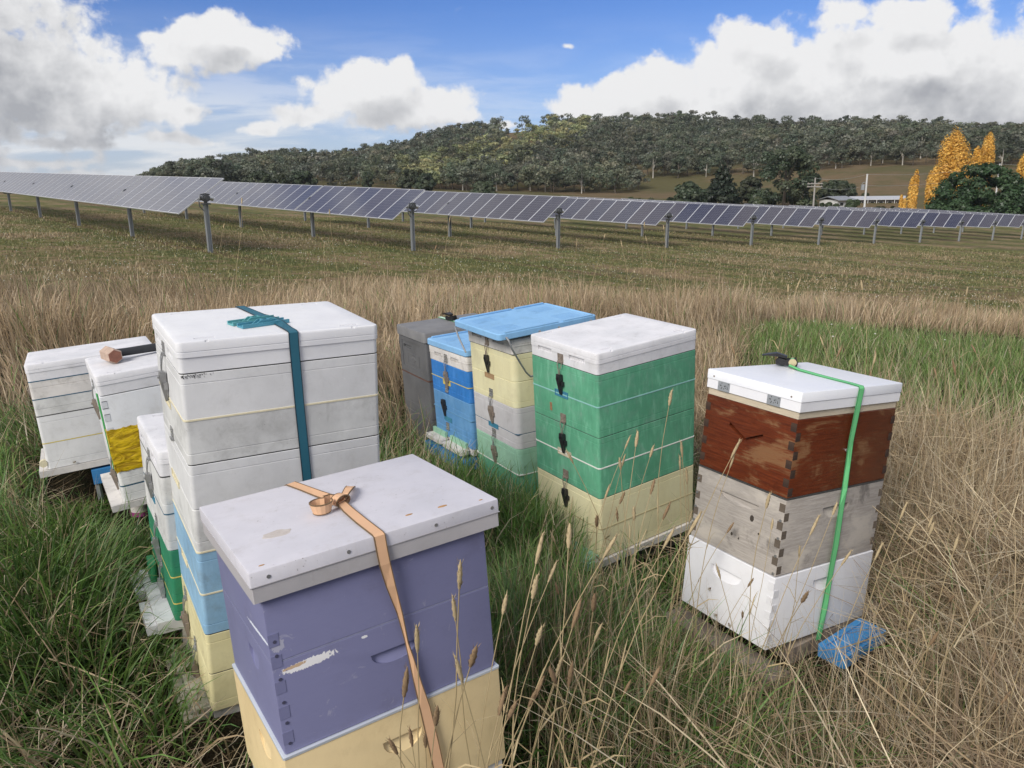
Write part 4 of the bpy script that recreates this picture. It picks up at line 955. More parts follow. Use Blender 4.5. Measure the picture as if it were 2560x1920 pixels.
# white hives on the left
T = .466; h = hive('H1', (-2.053, 3.217, -.708), 29.3, -1.2, -3.4, .508, .43, T, 'white beehive with navy joints raised on a blue stand, furthest left')
E1 = (0, 0, .508, .43)
lid(h, E1, T - .075, T, LIDS, (), True, .002)
zs = [T - .075, T - .153, T - .228, T - .349, T - .466]
for k, m_ in enumerate((CREAM if 0 else IVORY, WHITE2, WHITE, WHITE)): hive_box(h, E1, zs[k + 1], zs[k], m_, .03, up=(k % 2 == 0))
for z, m_ in ((zs[0], NAVYS), (zs[1], NAVYS), (zs[2], DARKS), (zs[3], YELS)): seal(h, E1, z, m_, .003, .0005)
latch(h, .22, T - .05, 'a')
MB().box((-.035, -.006, -.028), (.515, .436, -.001)).build('base_board', IVORY, h, 0)
MB().tube([(-.012, .0, .03), (-.012, .028, .03)], .016, 10).build('plug', CREAMB, h)
sb = MB(); sb.box((.16, -.015, -.105), (.50, .43, -.040)).build('stand', STANDB, h, 0)
for xx in (.175, .48):
    for yy in (.0, .42): MB().tube([(xx, yy, -.26), (xx, yy, -.106)], .012, 6).build('leg', steel, h)

T = .503; h = hive('H2', (-1.53, 2.79, -.662), 32, 1, -3.5, .508, .43, T, 'white beehive with a patch of yellow tape, carrying the mallet')
lid(h, E1, T - .078, T, LIDS, (), True, .002)
WPW = plastic('flaking_white_paint', (.72, .73, .75), (.66, .67, .69), (.40, .37, .33), .25, .5, 0, .5, 6.9, .5)
wood_box(h, E1, T - .318, T - .080, WPW)
hive_box(h, E1, T - .438, T - .32, WHITE2, .03); hive_box(h, E1, 0, T - .441, WHITE2, .03)
seal(h, E1, T - .4395, NAVYS, .0015, .0004)
fjw = MB().box((0, -.0009, 0), (.020, .002, .024)).mesh('finger_joint', WPW, 0)
for k in range(4): link('finger_joint', fjw, h, (.0, .0, T - .125 - k * .05))
gap_ = MB().box((0, -.0013, 0), (.0195, -.0002, .0016)).mesh('joint_crack', DARKS, 0)
for z_ in (T - .099, T - .126, T - .1495): link('joint_crack', gap_, h, (.001, 0, z_))
latch(h, .22, T - .05, 'a'); latch(h, .06, T - .30, 'a')
tape, t, b = mat('yellow_tape'); o = objco(t)
wr = NOISE(t, VM(t, 'MULTIPLY', o, (1, 1, 2.6)), 14, 5, .6, 1.5)
t.links.new(MIX(t, STEP(t, wr, .36, .6), (.38, .23, .006), (.76, .52, .014)), b.inputs['Base Color']); b.inputs['Roughness'].default_value = .35
bp = N(t, 'ShaderNodeBump'); bp.inputs['Strength'].default_value = .9; bp.inputs['Distance'].default_value = .006
t.links.new(wr, bp.inputs['Height']); t.links.new(bp.outputs[0], b.inputs['Normal'])
tp = MB(); r_ = np.random.default_rng(8); nx, nz = 14, 20; g_ = []
for j in range(nz + 1):
    for i in range(nx + 1):
        u_, w_ = i / nx, j / nz; jag = .006 * (r_.uniform() if j in (0, nz) else 0)
        g_.append((-.004 + .118 * u_ + .004 * math.sin(w_ * 9), -.0015 - .0035 * abs(math.sin(w_ * 17 + u_ * 4 + math.sin(u_ * 7))) * r_.uniform(.4, 1), T - .212 - .165 * w_ + jag * (1 if j == 0 else -1)))
tp.v = g_
for j in range(nz):
    for i in range(nx): a_ = j * (nx + 1) + i; tp.f.append((a_, a_ + nx + 1, a_ + nx + 2, a_ + 1)); tp.m.append(0)
tp.box((-.004, .0, T - .375), (-.001, .05, T - .215)); tp.build('tape_patch', tape, h)
MB().box((-.045, -.006, -.026), (.515, .436, -.001)).build('base_board', IVORY, h, 0)
MB().box((.20, .02, -.10), (.50, .43, -.034)).build('stand', STANDB, h, 0)
MB().tube([(.20, .01, -.06), (.195, -.01, -.09), (.19, -.01, -.2)], .008, 6).build('leg', steel, h)
MB().box((-.006, .06, .07), (-.001, .085, T - .08)).build('green_band', simple('green_webbing_band', (.06, .35, .10), .6, 0, .2, 60), h, 0)

T = .66; h = hive('H3', (-1.047, 2.181, -.751), 32, 0, 2, .508, .43, T, 'half hidden small white and green beehive squeezed behind the tall hive')
lid(h, E1, T - .08, T, LIDS, ((.29, .37, T - .06, T - .045), (.06, .15, T - .06, T - .045)), True, .002)
zs = [T - .08, T - .20, T - .32, T - .41, T - .50, T - .56]
for k, m_ in enumerate((WHITE2, WHITE2, GREEN2, GREEN2, GREEN2)): hive_box(h, E1, zs[k + 1], zs[k], m_, .03)
for z, m_ in ((zs[0], DARKS), (zs[1], NAVYS), (zs[3], YELS), (zs[4], YELS)): seal(h, E1, z, m_, .0025, .0004)
latch(h, .205, T - .05, 'c'); latch(h, .193, T - .27, 'c'); latch(h, .18, T - .41, 'c'); slot(h, .26, .18, T - .21, TEALS, .02)
MB().box((-.05, .02, -.03 + .09), (.50, .42, .0995)).build('base_board', LIDW, h, 0)
MB().box((-.08, .27, .06), (-.051, .42, .09)).box((-.08, .03, .06), (-.051, .2, .09)).build('entrance_ledge', LIDW, h, 0)
MB().rings([rrect(-.026, .30, -.004, .385, z, .009) for z in (.10, .165)]).build('entrance_cap', simple('green_plastic_cap', (.03, .24, .10), .5, 0, .15, 30), h)
MB().box((.02, .02, -.05), (.48, .40, .06)).build('stand', IVORY, h, 0)

# things lying on the hives
def blue_tray(mtx, label, L, W, wires):
    t_ = empty('hive_tray', mtx, label, 'plastic tray', 'blue plastic trays used as hive covers')
    mb = MB(); stack(mb, (0, 0, L, W), [(0, .003), (.003, 0), (.026, 0), (.029, .003), (.0295, .010), (.027, .012), (.0268, .014)], .02)
    c = MB()
    for x0_ in (.045, L - .155):
        for y0_ in (.06, W - .16):
            for k in range(8): c.box((x0_, y0_ + k * .0125, .0245), (x0_ + .11, y0_ + k * .0125 + .0035, .04))
    o_ = link('tray_body', boolean(mb.mesh('tray_body', TRAY), c), t_)
    rb = MB()
    for y_ in (.002, W - .014): rb.rings([rrect(.03, y_, L * .60, y_ + .012, z, .004) for z in (.0285, .034)]).rings([rrect(L * .64, y_, L - .02, y_ + .012, z, .004) for z in (.0285, .034)])
    rb.build('rim_rib', TRAY, t_)
    for w_ in wires: MB().tube(w_, .0042, 8).build('wire_handle', zinc, t_)
    return t_
m8 = frame((-.053, 3.21, -.617), 30, 2.3, -2.9, .034)
blue_tray(m8, 'light blue tray with steel wire handles, overhanging the yellow hive', .51, .427,
  [[(.035, .012, .01), (.035, -.008, .012), (.036, -.022, .0), (.045, -.028, -.035), (.075, -.03, -.095), (.105, -.03, -.150), (.125, -.03, -.172), (.165, -.03, -.172)],
   [(.012, .415, .005), (-.006, .40, .0), (-.012, .36, -.04), (-.012, .30, -.10)],
   [(.20, .01, .008), (.20, -.008, .012), (.205, -.012, -.006)], [(.30, .01, .008), (.30, -.008, .012), (.305, -.012, -.006)], [(.47, .01, .008), (.47, -.008, .012), (.475, -.012, -.006)]])
r7_, m7, t7 = ROOTS['H7']
blue_tray(m7 @ Matrix.Translation((-.008, -.008, t7 - .0345)), 'light blue ribbed tray covering the low bright blue hive', .522, .446, [])
def strap_mat(name, c, edge):
    m, t, b = mat(name); o = objco(t)
    wv = NOISE(t, VM(t, 'MULTIPLY', o, (1, 1, 1)), 900, 2, .5); n_ = NOISE(t, o, 12, 4, .6)
    bs = MIX(t, n_, tuple(x * .82 for x in c), tuple(min(1, x * 1.1) for x in c)); bs = MIX(t, M(t, 'MULTIPLY', wv, .35), bs, edge)
    t.links.new(bs, b.inputs['Base Color']); b.inputs['Roughness'].default_value = .65; return m
TEALW = strap_mat('teal_webbing', (.02, .13, .19), (.01, .06, .09)); TEALE = simple('dark_strap_edge', (.012, .03, .045), .7, 0, .2, 90)
_, m4, t4 = ROOTS['H4']
def strap_pts(pts, half, across): return [(p_, across, half) for p_ in pts]
st = empty('tie_down_strap', m4, 'dark teal strap wrapped over the tall white hive', 'strap', 'straps round the hives')
def webbing(root, secs, m, me_, name='webbing', edge=.0013):
    o_ = MB().ribbon(secs).build(name, m, root, 0)
    for sg in (-1, 1):
        MB().ribbon([(Vector(c_) + Vector(w_).normalized() * sg * (hw - edge / 2), w_, edge / 2 + .0003) for c_, w_, hw in secs], .0026).build('selvedge', me_, o_, 0)
    return o_
x4 = (1, 0, 0)
secs = [((.245, .4225, t4 - .30), x4, .0125), ((.243, .4225, t4 - .02), x4, .0125), ((.243, .418, t4 + .003), x4, .0125), ((.250, .36, t4 + .003), x4, .0125), ((.262, .25, t4 + .003), (1, .1, .1), .0125), ((.272, .17, t4 + .0055), (1, 0, .5), .0115), ((.277, .11, t4 + .0055), (1, 0, .35), .012), ((.280, .05, t4 + .003), x4, .0125), ((.281, .003, t4 + .0035), x4, .0125), ((.282, -.0052, t4 + .0005), x4, .0125), ((.282, -.0052, t4 - .03), x4, .0125), ((.288, -.0035, t4 - .20), x4, .0125), ((.297, -.0030, t4 - .40), x4, .0125), ((.305, -.003, t4 - .70), x4, .0125), ((.31, -.003, t4 - 1.0), x4, .0125)]
webbing(st, secs, TEALW, TEALE)
clipm = simple('teal_plastic', (.10, .34, .36), .45, 0, .15, 30); clipb = simple('blue_green_plastic', (.07, .27, .36), .45, 0, .15, 30)
def clip(x, y, rz, m, label):
    t_ = empty('entrance_clip', m4 @ Matrix.Translation((x, y, t4 + .0008)) @ Matrix.Rotation(rz, 4, 'Z'), label, 'plastic clip', 'plastic clips under the teal strap')
    mb = MB(); mb.box((0, 0, 0), (.135, .004, .010)).box((0, .030, 0), (.135, .034, .010)).box((0, .004, .0), (.020, .030, .004)).box((.115, .004, 0), (.135, .030, .004)).build('plate', m, t_, 0)
    rb = MB()
    for y_ in (.006, .024): rb.rings([[(.03, y_, .0), (.055, y_, .016), (.085, y_, .016), (.110, y_, 0.)], [(.03, y_ + .003, .0), (.055, y_ + .003, .016), (.085, y_ + .003, .016), (.110, y_ + .003, 0.)]])
    rb.box((.060, .009, .002), (.063, .024, .016)).box((.080, .009, .002), (.083, .024, .016)).build('rib', m, t_, 0)
clip(.163, .138, R(14), clipm, 'teal plastic clip, further one under the strap'); clip(.178, .092, R(14), clipb, 'blue-green plastic clip, nearer one under the strap')

ORW = strap_mat('peach_webbing', (.74, .46, .28), (.50, .27, .12)); ORE = simple('dark_stitching', (.16, .10, .05), .8, 0, .2, 90)
_, m5, t5 = ROOTS['H5']
st = empty('tie_down_strap', m5, 'faded orange strap tied in a bow over the lavender hive', 'strap', 'straps round the hives')
zt = t5 + .0022
webbing(st, [((.205, .4265, t5 - .2), x4, .0125), ((.205, .4255, zt - .006), x4, .0125), ((.210, .42, zt), (1, .25, 0), .0125), ((.225, .36, zt), (1, .25, 0), .0125), ((.236, .30, zt + .002), (1, .3, .15), .0115), ((.246, .235, zt + .007), (1, .3, .35), .010), ((.255, .195, zt + .010), (1, .2, .2), .010)], ORW, ORE)
webbing(st, [((.252, .20, zt + .008), (1, .2, 0), .010), ((.251, .15, zt + .004), x4, .0118), ((.252, .08, zt + .001), x4, .0125), ((.2535, .004, zt), x4, .0122), ((.2545, -.0028, zt - .003), x4, .0122), ((.2555, -.0055, zt - .035), x4, .0118), ((.2575, -.007, zt - .064), x4, .0118), ((.266, -.004, zt - .115), (1, -.2, 0), .0098), ((.2815, .003, zt - .185), (1, -.5, 0), .0058), ((.2905, .005, zt - .255), (1, -1.1, 0), .0036), ((.2955, .004, zt - .29), (1, -.6, 0), .0055), ((.305, .0035, zt - .36), (1, -.2, 0), .0085), ((.314, .002, zt - .42), x4, .0118), ((.324, -.002, zt - .52), x4, .0125), ((.335, -.004, zt - .64), x4, .0125)], ORW, ORE)
lp_ = [((.252, .205, zt + .012), (0, 0, 1), .010), ((.236, .215, zt + .014), (0, .1, 1), .0115), ((.219, .212, zt + .014), (0, 0, 1), .0122)]
for k in range(14): a_ = R(55 + k * 24); lp_.append(((.206 + .0215 * math.cos(a_), .188 + .0215 * math.sin(a_), zt + .0125 + .001 * k / 14), (.25 * math.cos(a_), .25 * math.sin(a_), 1), .0122))
webbing(st, lp_, ORW, ORE, 'tail_loop')
webbing(st, [((.256, .198, zt + .013), (.4, -1, .3), .0105), ((.272, .216, zt + .018), (.5, -1, .2), .0115), ((.290, .244, zt + .017), (.6, -1, .1), .012), ((.304, .272, zt + .009), (.7, -1, .1), .0125), ((.311, .290, zt + .002), (.7, -1, 0), .0125)], ORW, ORE, 'bow_ear')
kb = [((.252 + .018 * math.cos(a_), .200 + .008 * math.cos(a_), zt + .012 + .0115 * math.sin(a_)), (-.35, 1, 0), .0115) for a_ in [R(-80 + 20 * k) for k in range(18)]]
webbing(st, kb, ORW, ORE, 'knot')
stn = simple('tan_stain', (.34, .29, .24), .8, 0, .35, 60)
_st = MB(); _st.rings([[(.096 + q * .030 * math.cos(k * math.pi / 9) * (1 + .12 * math.sin(k * 2.1)), .147 + q * .018 * math.sin(k * math.pi / 9) * (1 + .12 * math.cos(k * 1.7)), t5 + zz) for k in range(18)] for q, zz in ((1, -.0002), (.97, .0004))]); _st.build('glue_stain', plastic('dried_stain', (.47, .42, .38), (.54, .50, .48), (.30, .24, .2), .5, .7, 0, .6), ROOTS['H5'][0])
ps_ = MB()
for x_, y_, q in ((.345, .052, .009), (.42, .045, .012), (.50, .02, .005), (.03, .02, .006)): ps_.rings([[(x_ + q * rr * math.cos(k * math.pi / 5), y_ + q * .35 * rr * math.sin(k * math.pi / 5), t5 + zz) for k in range(10)] for rr, zz in ((1, -.0002), (.9, .0009))])
ps_.build('propolis_smear', simple('propolis_smear', (.40, .22, .08), .7, 0, .4, 80), ROOTS['H5'][0])

GRW = strap_mat('green_webbing', (.17, .60, .24), (.10, .42, .16)); GRE = simple('green_strap_edge', (.05, .24, .09), .8, 0, .2, 90)
_, m10, t10 = ROOTS['H10']; z10 = t10 + .086
st = empty('tie_down_strap', m10, 'bright green strap hanging down the front of the timber hive', 'strap', 'straps round the hives')
webbing(st, [((.365, .378, t10 - .2), x4, .0125), ((.366, .376, z10 - .01), x4, .0125), ((.366, .370, z10 + .002), x4, .0125), ((.345, .345, z10 + .004), x4, .0125)], GRW, GRE)
webbing(st, [((.318, .30, z10 + .010), (1, .5, .2), .009), ((.310, .25, z10 + .004), (1, .3, .15), .010), ((.300, .15, z10 + .0022), (1, .15, .1), .011), ((.292, .04, z10 + .0022), x4, .0122), ((.283, -.004, z10 + .002), x4, .0125), ((.280, -.0095, z10 - .004), x4, .0125), ((.274, -.0105, z10 - .06), x4, .0128), ((.270, -.008, t10 - .09), x4, .0115), ((.277, -.006, t10 - .19), (1, -.5, 0), .0085), ((.278, -.007, t10 - .25), (1, -.4, 0), .0095), ((.272, -.010, t10 - .31), x4, .0125), ((.275, -.010, t10 - .44), x4, .0135), ((.270, -.010, t10 - .56), x4, .0125), ((.265, -.012, t10 - .66), (1, -.3, 0), .011), ((.258, -.012, t10 - .78), x4, .0115)], GRW, GRE)
blk = simple('black_painted_steel', (.018, .018, .019), .4, .3, .2, 40); brass = simple('brassy_axle', (.62, .52, .32), .35, .7, .15, 50)
rt_ = empty('ratchet_buckle', m10 @ Matrix.Translation((.335, .325, z10 + .004)) @ Matrix.Rotation(R(128), 4, 'Z'), 'black ratchet buckle lying on the white metal lid', 'ratchet')
fr = MB()
for y_ in (-.017, .0145): fr.rings([[(x_, yy, z_) for x_, z_ in ((-.035, .001), (.035, .001), (.038, .012), (.028, .026), (.005, .022), (-.03, .030), (-.038, .012))] for yy in (y_, y_ + .0025)])
fr.box((-.03, -.0145, .001), (-.018, .0145, .004)).build('side_plates', blk, rt_, 0)
MB().tube([(-.020, -.0145, .015), (-.020, .0145, .015)], .012, 12).build('webbing_roll', GRW, rt_)
MB().tube([(-.020, -.021, .015), (-.020, -.0172, .015)], .0135, 14).build('axle_cap', brass, rt_); MB().tube([(-.020, .0172, .015), (-.020, .021, .015)], .0135, 14).build('axle_cap', brass, rt_)
hd = MB(); hd.rings([[(.0, -.016, .026), (.0, .016, .026), (.0, .016, .034), (.0, -.016, .034)], [(.035, -.018, .030), (.035, .018, .030), (.035, .018, .042), (.035, -.018, .042)], [(.062, -.018, .030), (.062, .018, .030), (.062, .018, .036), (.062, -.018, .036)], [(.085, -.010, .026), (.085, .010, .026), (.085, .010, .029), (.085, -.010, .029)]]); hd.build('handle', blk, rt_, 20)

_, m6, t6 = ROOTS['H6']
st = empty('tie_down_strap', m6, 'pale mint strap lying across the charcoal hive lid', 'strap', 'straps round the hives')
webbing(st, [((.30, -.009, t6 - .10), x4, .0125), ((.30, -.008, t6 + .0005), x4, .0125), ((.30, 0.004, t6 + .003), x4, .0125), ((.29, .15, t6 + .003), x4, .0125), ((.285, .30, t6 + .003), x4, .0125), ((.285, .435, t6 + .002), x4, .0125)], strap_mat('mint_webbing', (.55, .72, .60), (.4, .55, .45)), GRE)
rt_ = empty('ratchet_buckle', m6 @ Matrix.Translation((.285, .26, t6 + .005)) @ Matrix.Rotation(R(100), 4, 'Z'), 'small black ratchet buckle on the charcoal hive lid', 'ratchet')
fr.build('side_plates', blk, rt_, 0); hd.build('handle', blk, rt_, 20)

_, m2, t2 = ROOTS['H2']
ml = empty('mallet', m2 @ Matrix.Translation((.085, .215, t2 + .031)) @ Matrix.Rotation(R(10), 4, 'Z'), 'mallet with rusty brown head and black handle resting on the white lid', 'mallet')
RUST = simple('rusty_head', (.24, .105, .07), .9, 0, .4, 60, .4); RUSTP = simple('pale_worn_head', (.46, .34, .27), .9, 0, .35, 50, .4)
hx = lambda y_, q: [(q * math.cos(R(30 + 60 * k)), y_, q * math.sin(R(30 + 60 * k))) for k in range(6)]
MB().rings([hx(.062, .026), hx(.058, .031), hx(-.040, .031), hx(-.046, .027)]).build('head', RUSTP, ml)
MB().rings([hx(-.0462, .026), hx(-.0485, .025)]).build('striking_face', RUST, ml)
MB().tube([(.026, .02, .0), (.06, .02, -.002), (.16, .02, -.007), (.26, .02, -.012), (.36, .02, -.016)], [.017, .016, .0165, .017, .0165], 12).build('handle', simple('black_rubber_handle', (.025, .027, .032), .6, 0, .25, 40), ml)

# loose things on the ground
def gz(x, y): return float(ground_near(x, y))
bd = empty('blue_board', Matrix.Translation((1.11, 2.29, gz(1.09, 2.28) + .055)) @ Matrix.Rotation(R(36), 4, 'Z') @ Matrix.Rotation(R(-1), 4, 'Y'), 'chipped blue plastic base in the straw beside the timber hive', 'plastic base')
MB().rings([rrect(-.125, -.05, .125, .05, z, .01) for z in (-.02, .02)]).build('body', STANDB, bd); MB().box((-.10, -.0512, -.012), (.10, -.05, .012)).box((-.11, -.035, .02), (.11, -.025, .026)).box((-.11, .025, .02), (.11, .035, .026)).build('rib', STANDB, bd, 0)
OLDW = wood('old_grey_plank', (.27, .22, .185), (.18, .145, .12), (.36, .31, .26), .95, 1.4, .5, 7.7, .5)
pk = empty('wooden_plank', Matrix.Translation((.685, 2.345, gz(.68, 2.34) + .02)) @ Matrix.Rotation(R(-57.5), 4, 'Z'), 'weathered wooden plank under the left side of the timber hive', 'plank')
stack(MB(), (-.22, -.055, .26, .035), [(-.03, .002), (-.028, 0), (.03, 0), (.032, .003)], .004, n=1).build('board', OLDW, pk)
pk = empty('wooden_plank', Matrix.Translation((1.09, 2.44, gz(1.09, 2.44) + .03)) @ Matrix.Rotation(R(32), 4, 'Z'), 'dark wooden bearer under the front of the timber hive', 'plank')
stack(MB(), (-.25, -.05, .24, .05), [(-.05, .002), (-.048, 0), (.02, 0), (.022, .003)], .004, n=1).build('board', OLDW, pk)
jr = empty('feeder_jar', Matrix.Translation((-1.595, 3.10, .20)), 'white jar with purple band beneath the taped hive', 'jar')
MB().tube([(0, 0, -.02), (0, 0, .05), (0, 0, .09)], [.04, .042, .042], 14).build('body', IVORY, jr); MB().tube([(0, 0, -.038), (0, 0, -.02)], .043, 14).build('band', simple('purple_band', (.25, .03, .16), .5, 0, .1, 30), jr)
gt = empty('green_tub', Matrix.Translation((-.665, 1.575, gz(-.7, 1.63) - .02)) @ Matrix.Scale(.72, 4), 'shiny green plastic tub beside the yellow box at the bottom edge', 'tub')
MB().tube([(0, 0, 0), (0, 0, .09), (0, 0, .125), (0, 0, .14)], [.07, .075, .06, .02], 18).build('body', simple('glossy_green_plastic', (.05, .38, .14), .12, 0, .1, 10), gt)
MB().tube([(0, 0, .139), (0, 0, .155)], .018, 12).build('cap', simple('green_cap', (.04, .28, .1), .2, 0, .1, 10), gt)
beem = simple('bee_brown', (.10, .05, .015), .6, 0, .4, 200); wingm = simple('bee_wing', (.45, .42, .36), .4, 0, .1, 200)
bb = MB().tube([(0, 0, -.007), (0, -.0, -.004), (0, -.0, 0), (0, 0, .003), (0, 0, .0055)], [.0008, .0026, .0024, .0026, .0012], 8).mesh('body', beem); bw = MB().box((-.0052, -.0030, -.007), (-.001, -.0026, .0015)).box((.001, -.0030, -.007), (.0052, -.0026, .0015)).mesh('wings', wingm, 0)
def bee(mm, face, u, z, rz, label):
    base = Matrix.Translation((u, -.0075, z)) if face == 'front' else Matrix.Translation((-.0075, u, z)) @ Matrix.Rotation(R(-90), 4, 'Z')
    b_ = empty('honey_bee', mm @ base @ Matrix.Rotation(R(rz), 4, 'Y'), label, 'bee', 'bees on the hives'); link('body', bb, b_); link('wings', bw, b_)
bee(m10, 'left', .245, t10 - .655, 20, 'honey bee crawling on the white lower box of the timber hive, alone')
bee(m10, 'left', .205, t10 - .733, 70, 'honey bee at the bottom edge of the white box, left of two'); bee(m10, 'left', .145, t10 - .738, -60, 'honey bee at the bottom edge of the white box, right of two')
_, m1, t1 = ROOTS['H1']; bee(m1, 'front', .105, t1 - .452, 70, 'honey bee on the lowest box of the leftmost white hive')

# ------------------------------------------------------------------ grass
g = np.random.default_rng(77)
def vnoise(x, y, s, seed=0):
    """cheap smooth noise 0..1"""
    q = np.random.default_rng(seed); out = 0; tot = 0
    for o_ in range(3):
        for _ in range(3):
            a_ = q.uniform(0, 6.28); f_ = s * (1.9 ** o_) * q.uniform(.7, 1.3); out = out + np.sin(x * f_ * math.cos(a_) + y * f_ * math.sin(a_) + q.uniform(0, 6.28)) * .6 ** o_; tot += .6 ** o_ * .55
    return np.clip(.5 + .5 * out / tot, 0, 1)
def wedge(n, r0, r1, a=44):
    r = np.sqrt(g.uniform(r0 * r0, r1 * r1, n)); t = R(1) * g.uniform(-a, a, n); return r * np.sin(t), r * np.cos(t)
FR = [(n_[0], n_[1], yw, L, W) for n_, yw, L, W in [((f[0], f[1]), f[2], f[3], f[4]) for f in FOOT]]
for bx_, by_, yw_, bl_, bw_ in ((1.11, 2.29, R(36), .25, .10), (.685, 2.345, R(-57.5), .40, .06)): FR.append((bx_ - (bl_ * math.cos(yw_) - bw_ * math.sin(yw_)) / 2, by_ - (bl_ * math.sin(yw_) + bw_ * math.cos(yw_)) / 2, yw_, bl_, bw_))
def off_hives(x, y, pad=.01):
    ok = np.ones(len(x), bool)
    for hx_, hy_, yw, L, W in FR:
        dx, dy = x - hx_, y - hy_; u_ = dx * math.cos(yw) + dy * math.sin(yw); v_ = -dx * math.sin(yw) + dy * math.cos(yw)
        ok &= ~((u_ > -pad) & (u_ < L + pad) & (v_ > -pad) & (v_ < W + pad))
    return ok
def blades(x, y, h, w, az, lean, curve, seg, c0, c1, z0=0., prof=None, kink=None):
    n = len(x); s = np.linspace(0, 1, seg + 1); z = ground_near(x, y) - .01 + z0
    th = lean[:, None] + curve[:, None] * s[None, :] ** 1.3
    if kink is not None: th = th + kink[:, None] * (s[None, :] > .45)
    st_ = (h / seg)[:, None]; dx = np.sin(th) * st_; dz = np.cos(th) * st_
    hx_ = np.concatenate([np.zeros((n, 1)), np.cumsum(dx[:, :-1], 1)], 1); hz = np.concatenate([np.zeros((n, 1)), np.cumsum(dz[:, :-1], 1)], 1)
    ca, sa = np.cos(az), np.sin(az)
    px, py, pz = x[:, None] + hx_ * ca[:, None], y[:, None] + hx_ * sa[:, None], z[:, None] + hz
    fl = ground_near(x, y)[:, None] + .004; pz = np.maximum(pz, fl)
    pf_ = np.interp(s, np.linspace(0, 1, len(prof)), prof) if prof is not None else np.maximum(0, 1 - s ** 1.8) * .9 + .1 * (s < 1)
    yaw = az + math.pi / 2 + g.normal(size=n) * .7; sx_, sy_ = np.cos(yaw), np.sin(yaw); tw = g.normal(size=n) * .35
    hw = w[:, None] * pf_[None, :] * .5
    A = np.stack([px - sx_[:, None] * hw, py - sy_[:, None] * hw, pz - tw[:, None] * hw], -1); B = np.stack([px + sx_[:, None] * hw, py + sy_[:, None] * hw, pz + tw[:, None] * hw], -1)
    v = np.empty((n, 2 * seg + 1, 3)); v[:, 0:2 * seg:2] = A[:, :seg]; v[:, 1:2 * seg:2] = B[:, :seg]; v[:, 2 * seg] = (A[:, seg] + B[:, seg]) / 2
    loc = []
    for i in range(seg - 1): a_ = 2 * i; loc += [(a_, a_ + 1, a_ + 3), (a_, a_ + 3, a_ + 2)]
    loc.append((2 * seg - 2, 2 * seg - 1, 2 * seg)); loc = np.array(loc)
    f = (np.arange(n)[:, None, None] * (2 * seg + 1) + loc[None]).reshape(-1, 3)
    sv = np.empty(2 * seg + 1); sv[0:2 * seg:2] = s[:seg]; sv[1:2 * seg:2] = s[:seg]; sv[-1] = 1
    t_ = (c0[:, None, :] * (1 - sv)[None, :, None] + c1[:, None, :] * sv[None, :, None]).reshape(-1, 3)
    return v.reshape(-1, 3), f, t_
def cols(n, pal, jit=.2):
    p = np.array(pal)[g.integers(0, len(pal), n)]; return p * g.uniform(1 - jit, 1 + jit, (n, 1))
def hive_dist(x, y):
    d = np.full(len(x), 9.)
    for hx_, hy_, yw, L, W in FR:
        dx, dy = x - hx_, y - hy_; u_ = dx * math.cos(yw) + dy * math.sin(yw); v_ = -dx * math.sin(yw) + dy * math.cos(yw)
        d = np.minimum(d, np.hypot(np.maximum(np.maximum(-u_, u_ - L), 0), np.maximum(np.maximum(-v_, v_ - W), 0)))
    return d
LOW = [(1.11, 2.25, .20), (1.0, 2.1, .22), (.68, 2.28, .26), (.8, 2.05, .25)]
def near_low(x, y, lo=.3, reach=.32):
    q = sstep(hive_dist(x, y), .0, reach)
    for lx, ly, lr in LOW: q = np.minimum(q, sstep(np.hypot(x - lx, y - ly), lr * .55, lr * 1.35))
    return lo + (1 - lo) * q
class Acc:
    def __init__(s): s.v, s.f, s.t, s.o = [], [], [], 0
    def add(s, q): s.v.append(q[0]); s.f.append(q[1] + s.o); s.t.append(q[2]); s.o += len(q[0])
    def done(s, name, m, label):
        o_ = link(name, bigmesh(name, np.concatenate(s.v), np.concatenate(s.f), m, np.clip(np.concatenate(s.t), 0, 1))); return tag(o_, label, kind='stuff')
GREENC = [(0.123, 0.236, 0.047), (0.159, 0.282, 0.062), (0.108, 0.206, 0.062), (0.145, 0.229, 0.086), (0.094, 0.167, 0.043), (0.217, 0.304, 0.086)]
LUSHC = [(0.19, 0.293, 0.081), (0.161, 0.253, 0.069), (0.253, 0.316, 0.109), (0.138, 0.218, 0.069)]
DRYC = [(.52, .41, .25), (.44, .34, .205), (.58, .48, .32), (.38, .28, .165), (.50, .43, .31), (.32, .235, .145)]
BANDC = [(.50, .385, .25), (.44, .33, .21), (.57, .455, .30), (.37, .275, .18), (.50, .37, .22)]
BROWNC = [(.26, .185, .115), (.21, .15, .095), (.32, .235, .15)]
green, dry, straw = Acc(), Acc(), Acc()
def dryness(x, y):
    """1 where the dead tall grass rules, 0 where green does (near the hives)"""
    n_ = vnoise(x, y, 2.2, 3) - .5
    d = sstep(x - .62 - .25 * (2.4 - y) * (y < 2.4) * -1 + n_ * .6, -.25, .55)
    return d
def lushpatch(x, y): n_ = (vnoise(x, y, 1.1, 9) - .5) * 1.2; return sstep(y + n_, 4.2, 5.2) * (1 - sstep(y + n_ * .6, 9.6, 10.6)) * sstep(x - .25 * (y - 4) + n_ * .5, 1.1, 1.9)
def band(x, y):
    n_ = (vnoise(x, y, .9, 11) - .5) * 1.6
    xl = x - .25 * np.clip(y - 4, 0, 7); start = np.where(xl > 1.0, np.minimum(10.0, 4.0 + 7.0 * (xl - 1.0)), 3.6); return sstep(y + n_ * .6, start, start + .9) * (1 - sstep(y + n_ - np.clip(-x - 1.5, 0, 4) * -.9, np.where(x > 1, 12.5, 11.2), 15.5))
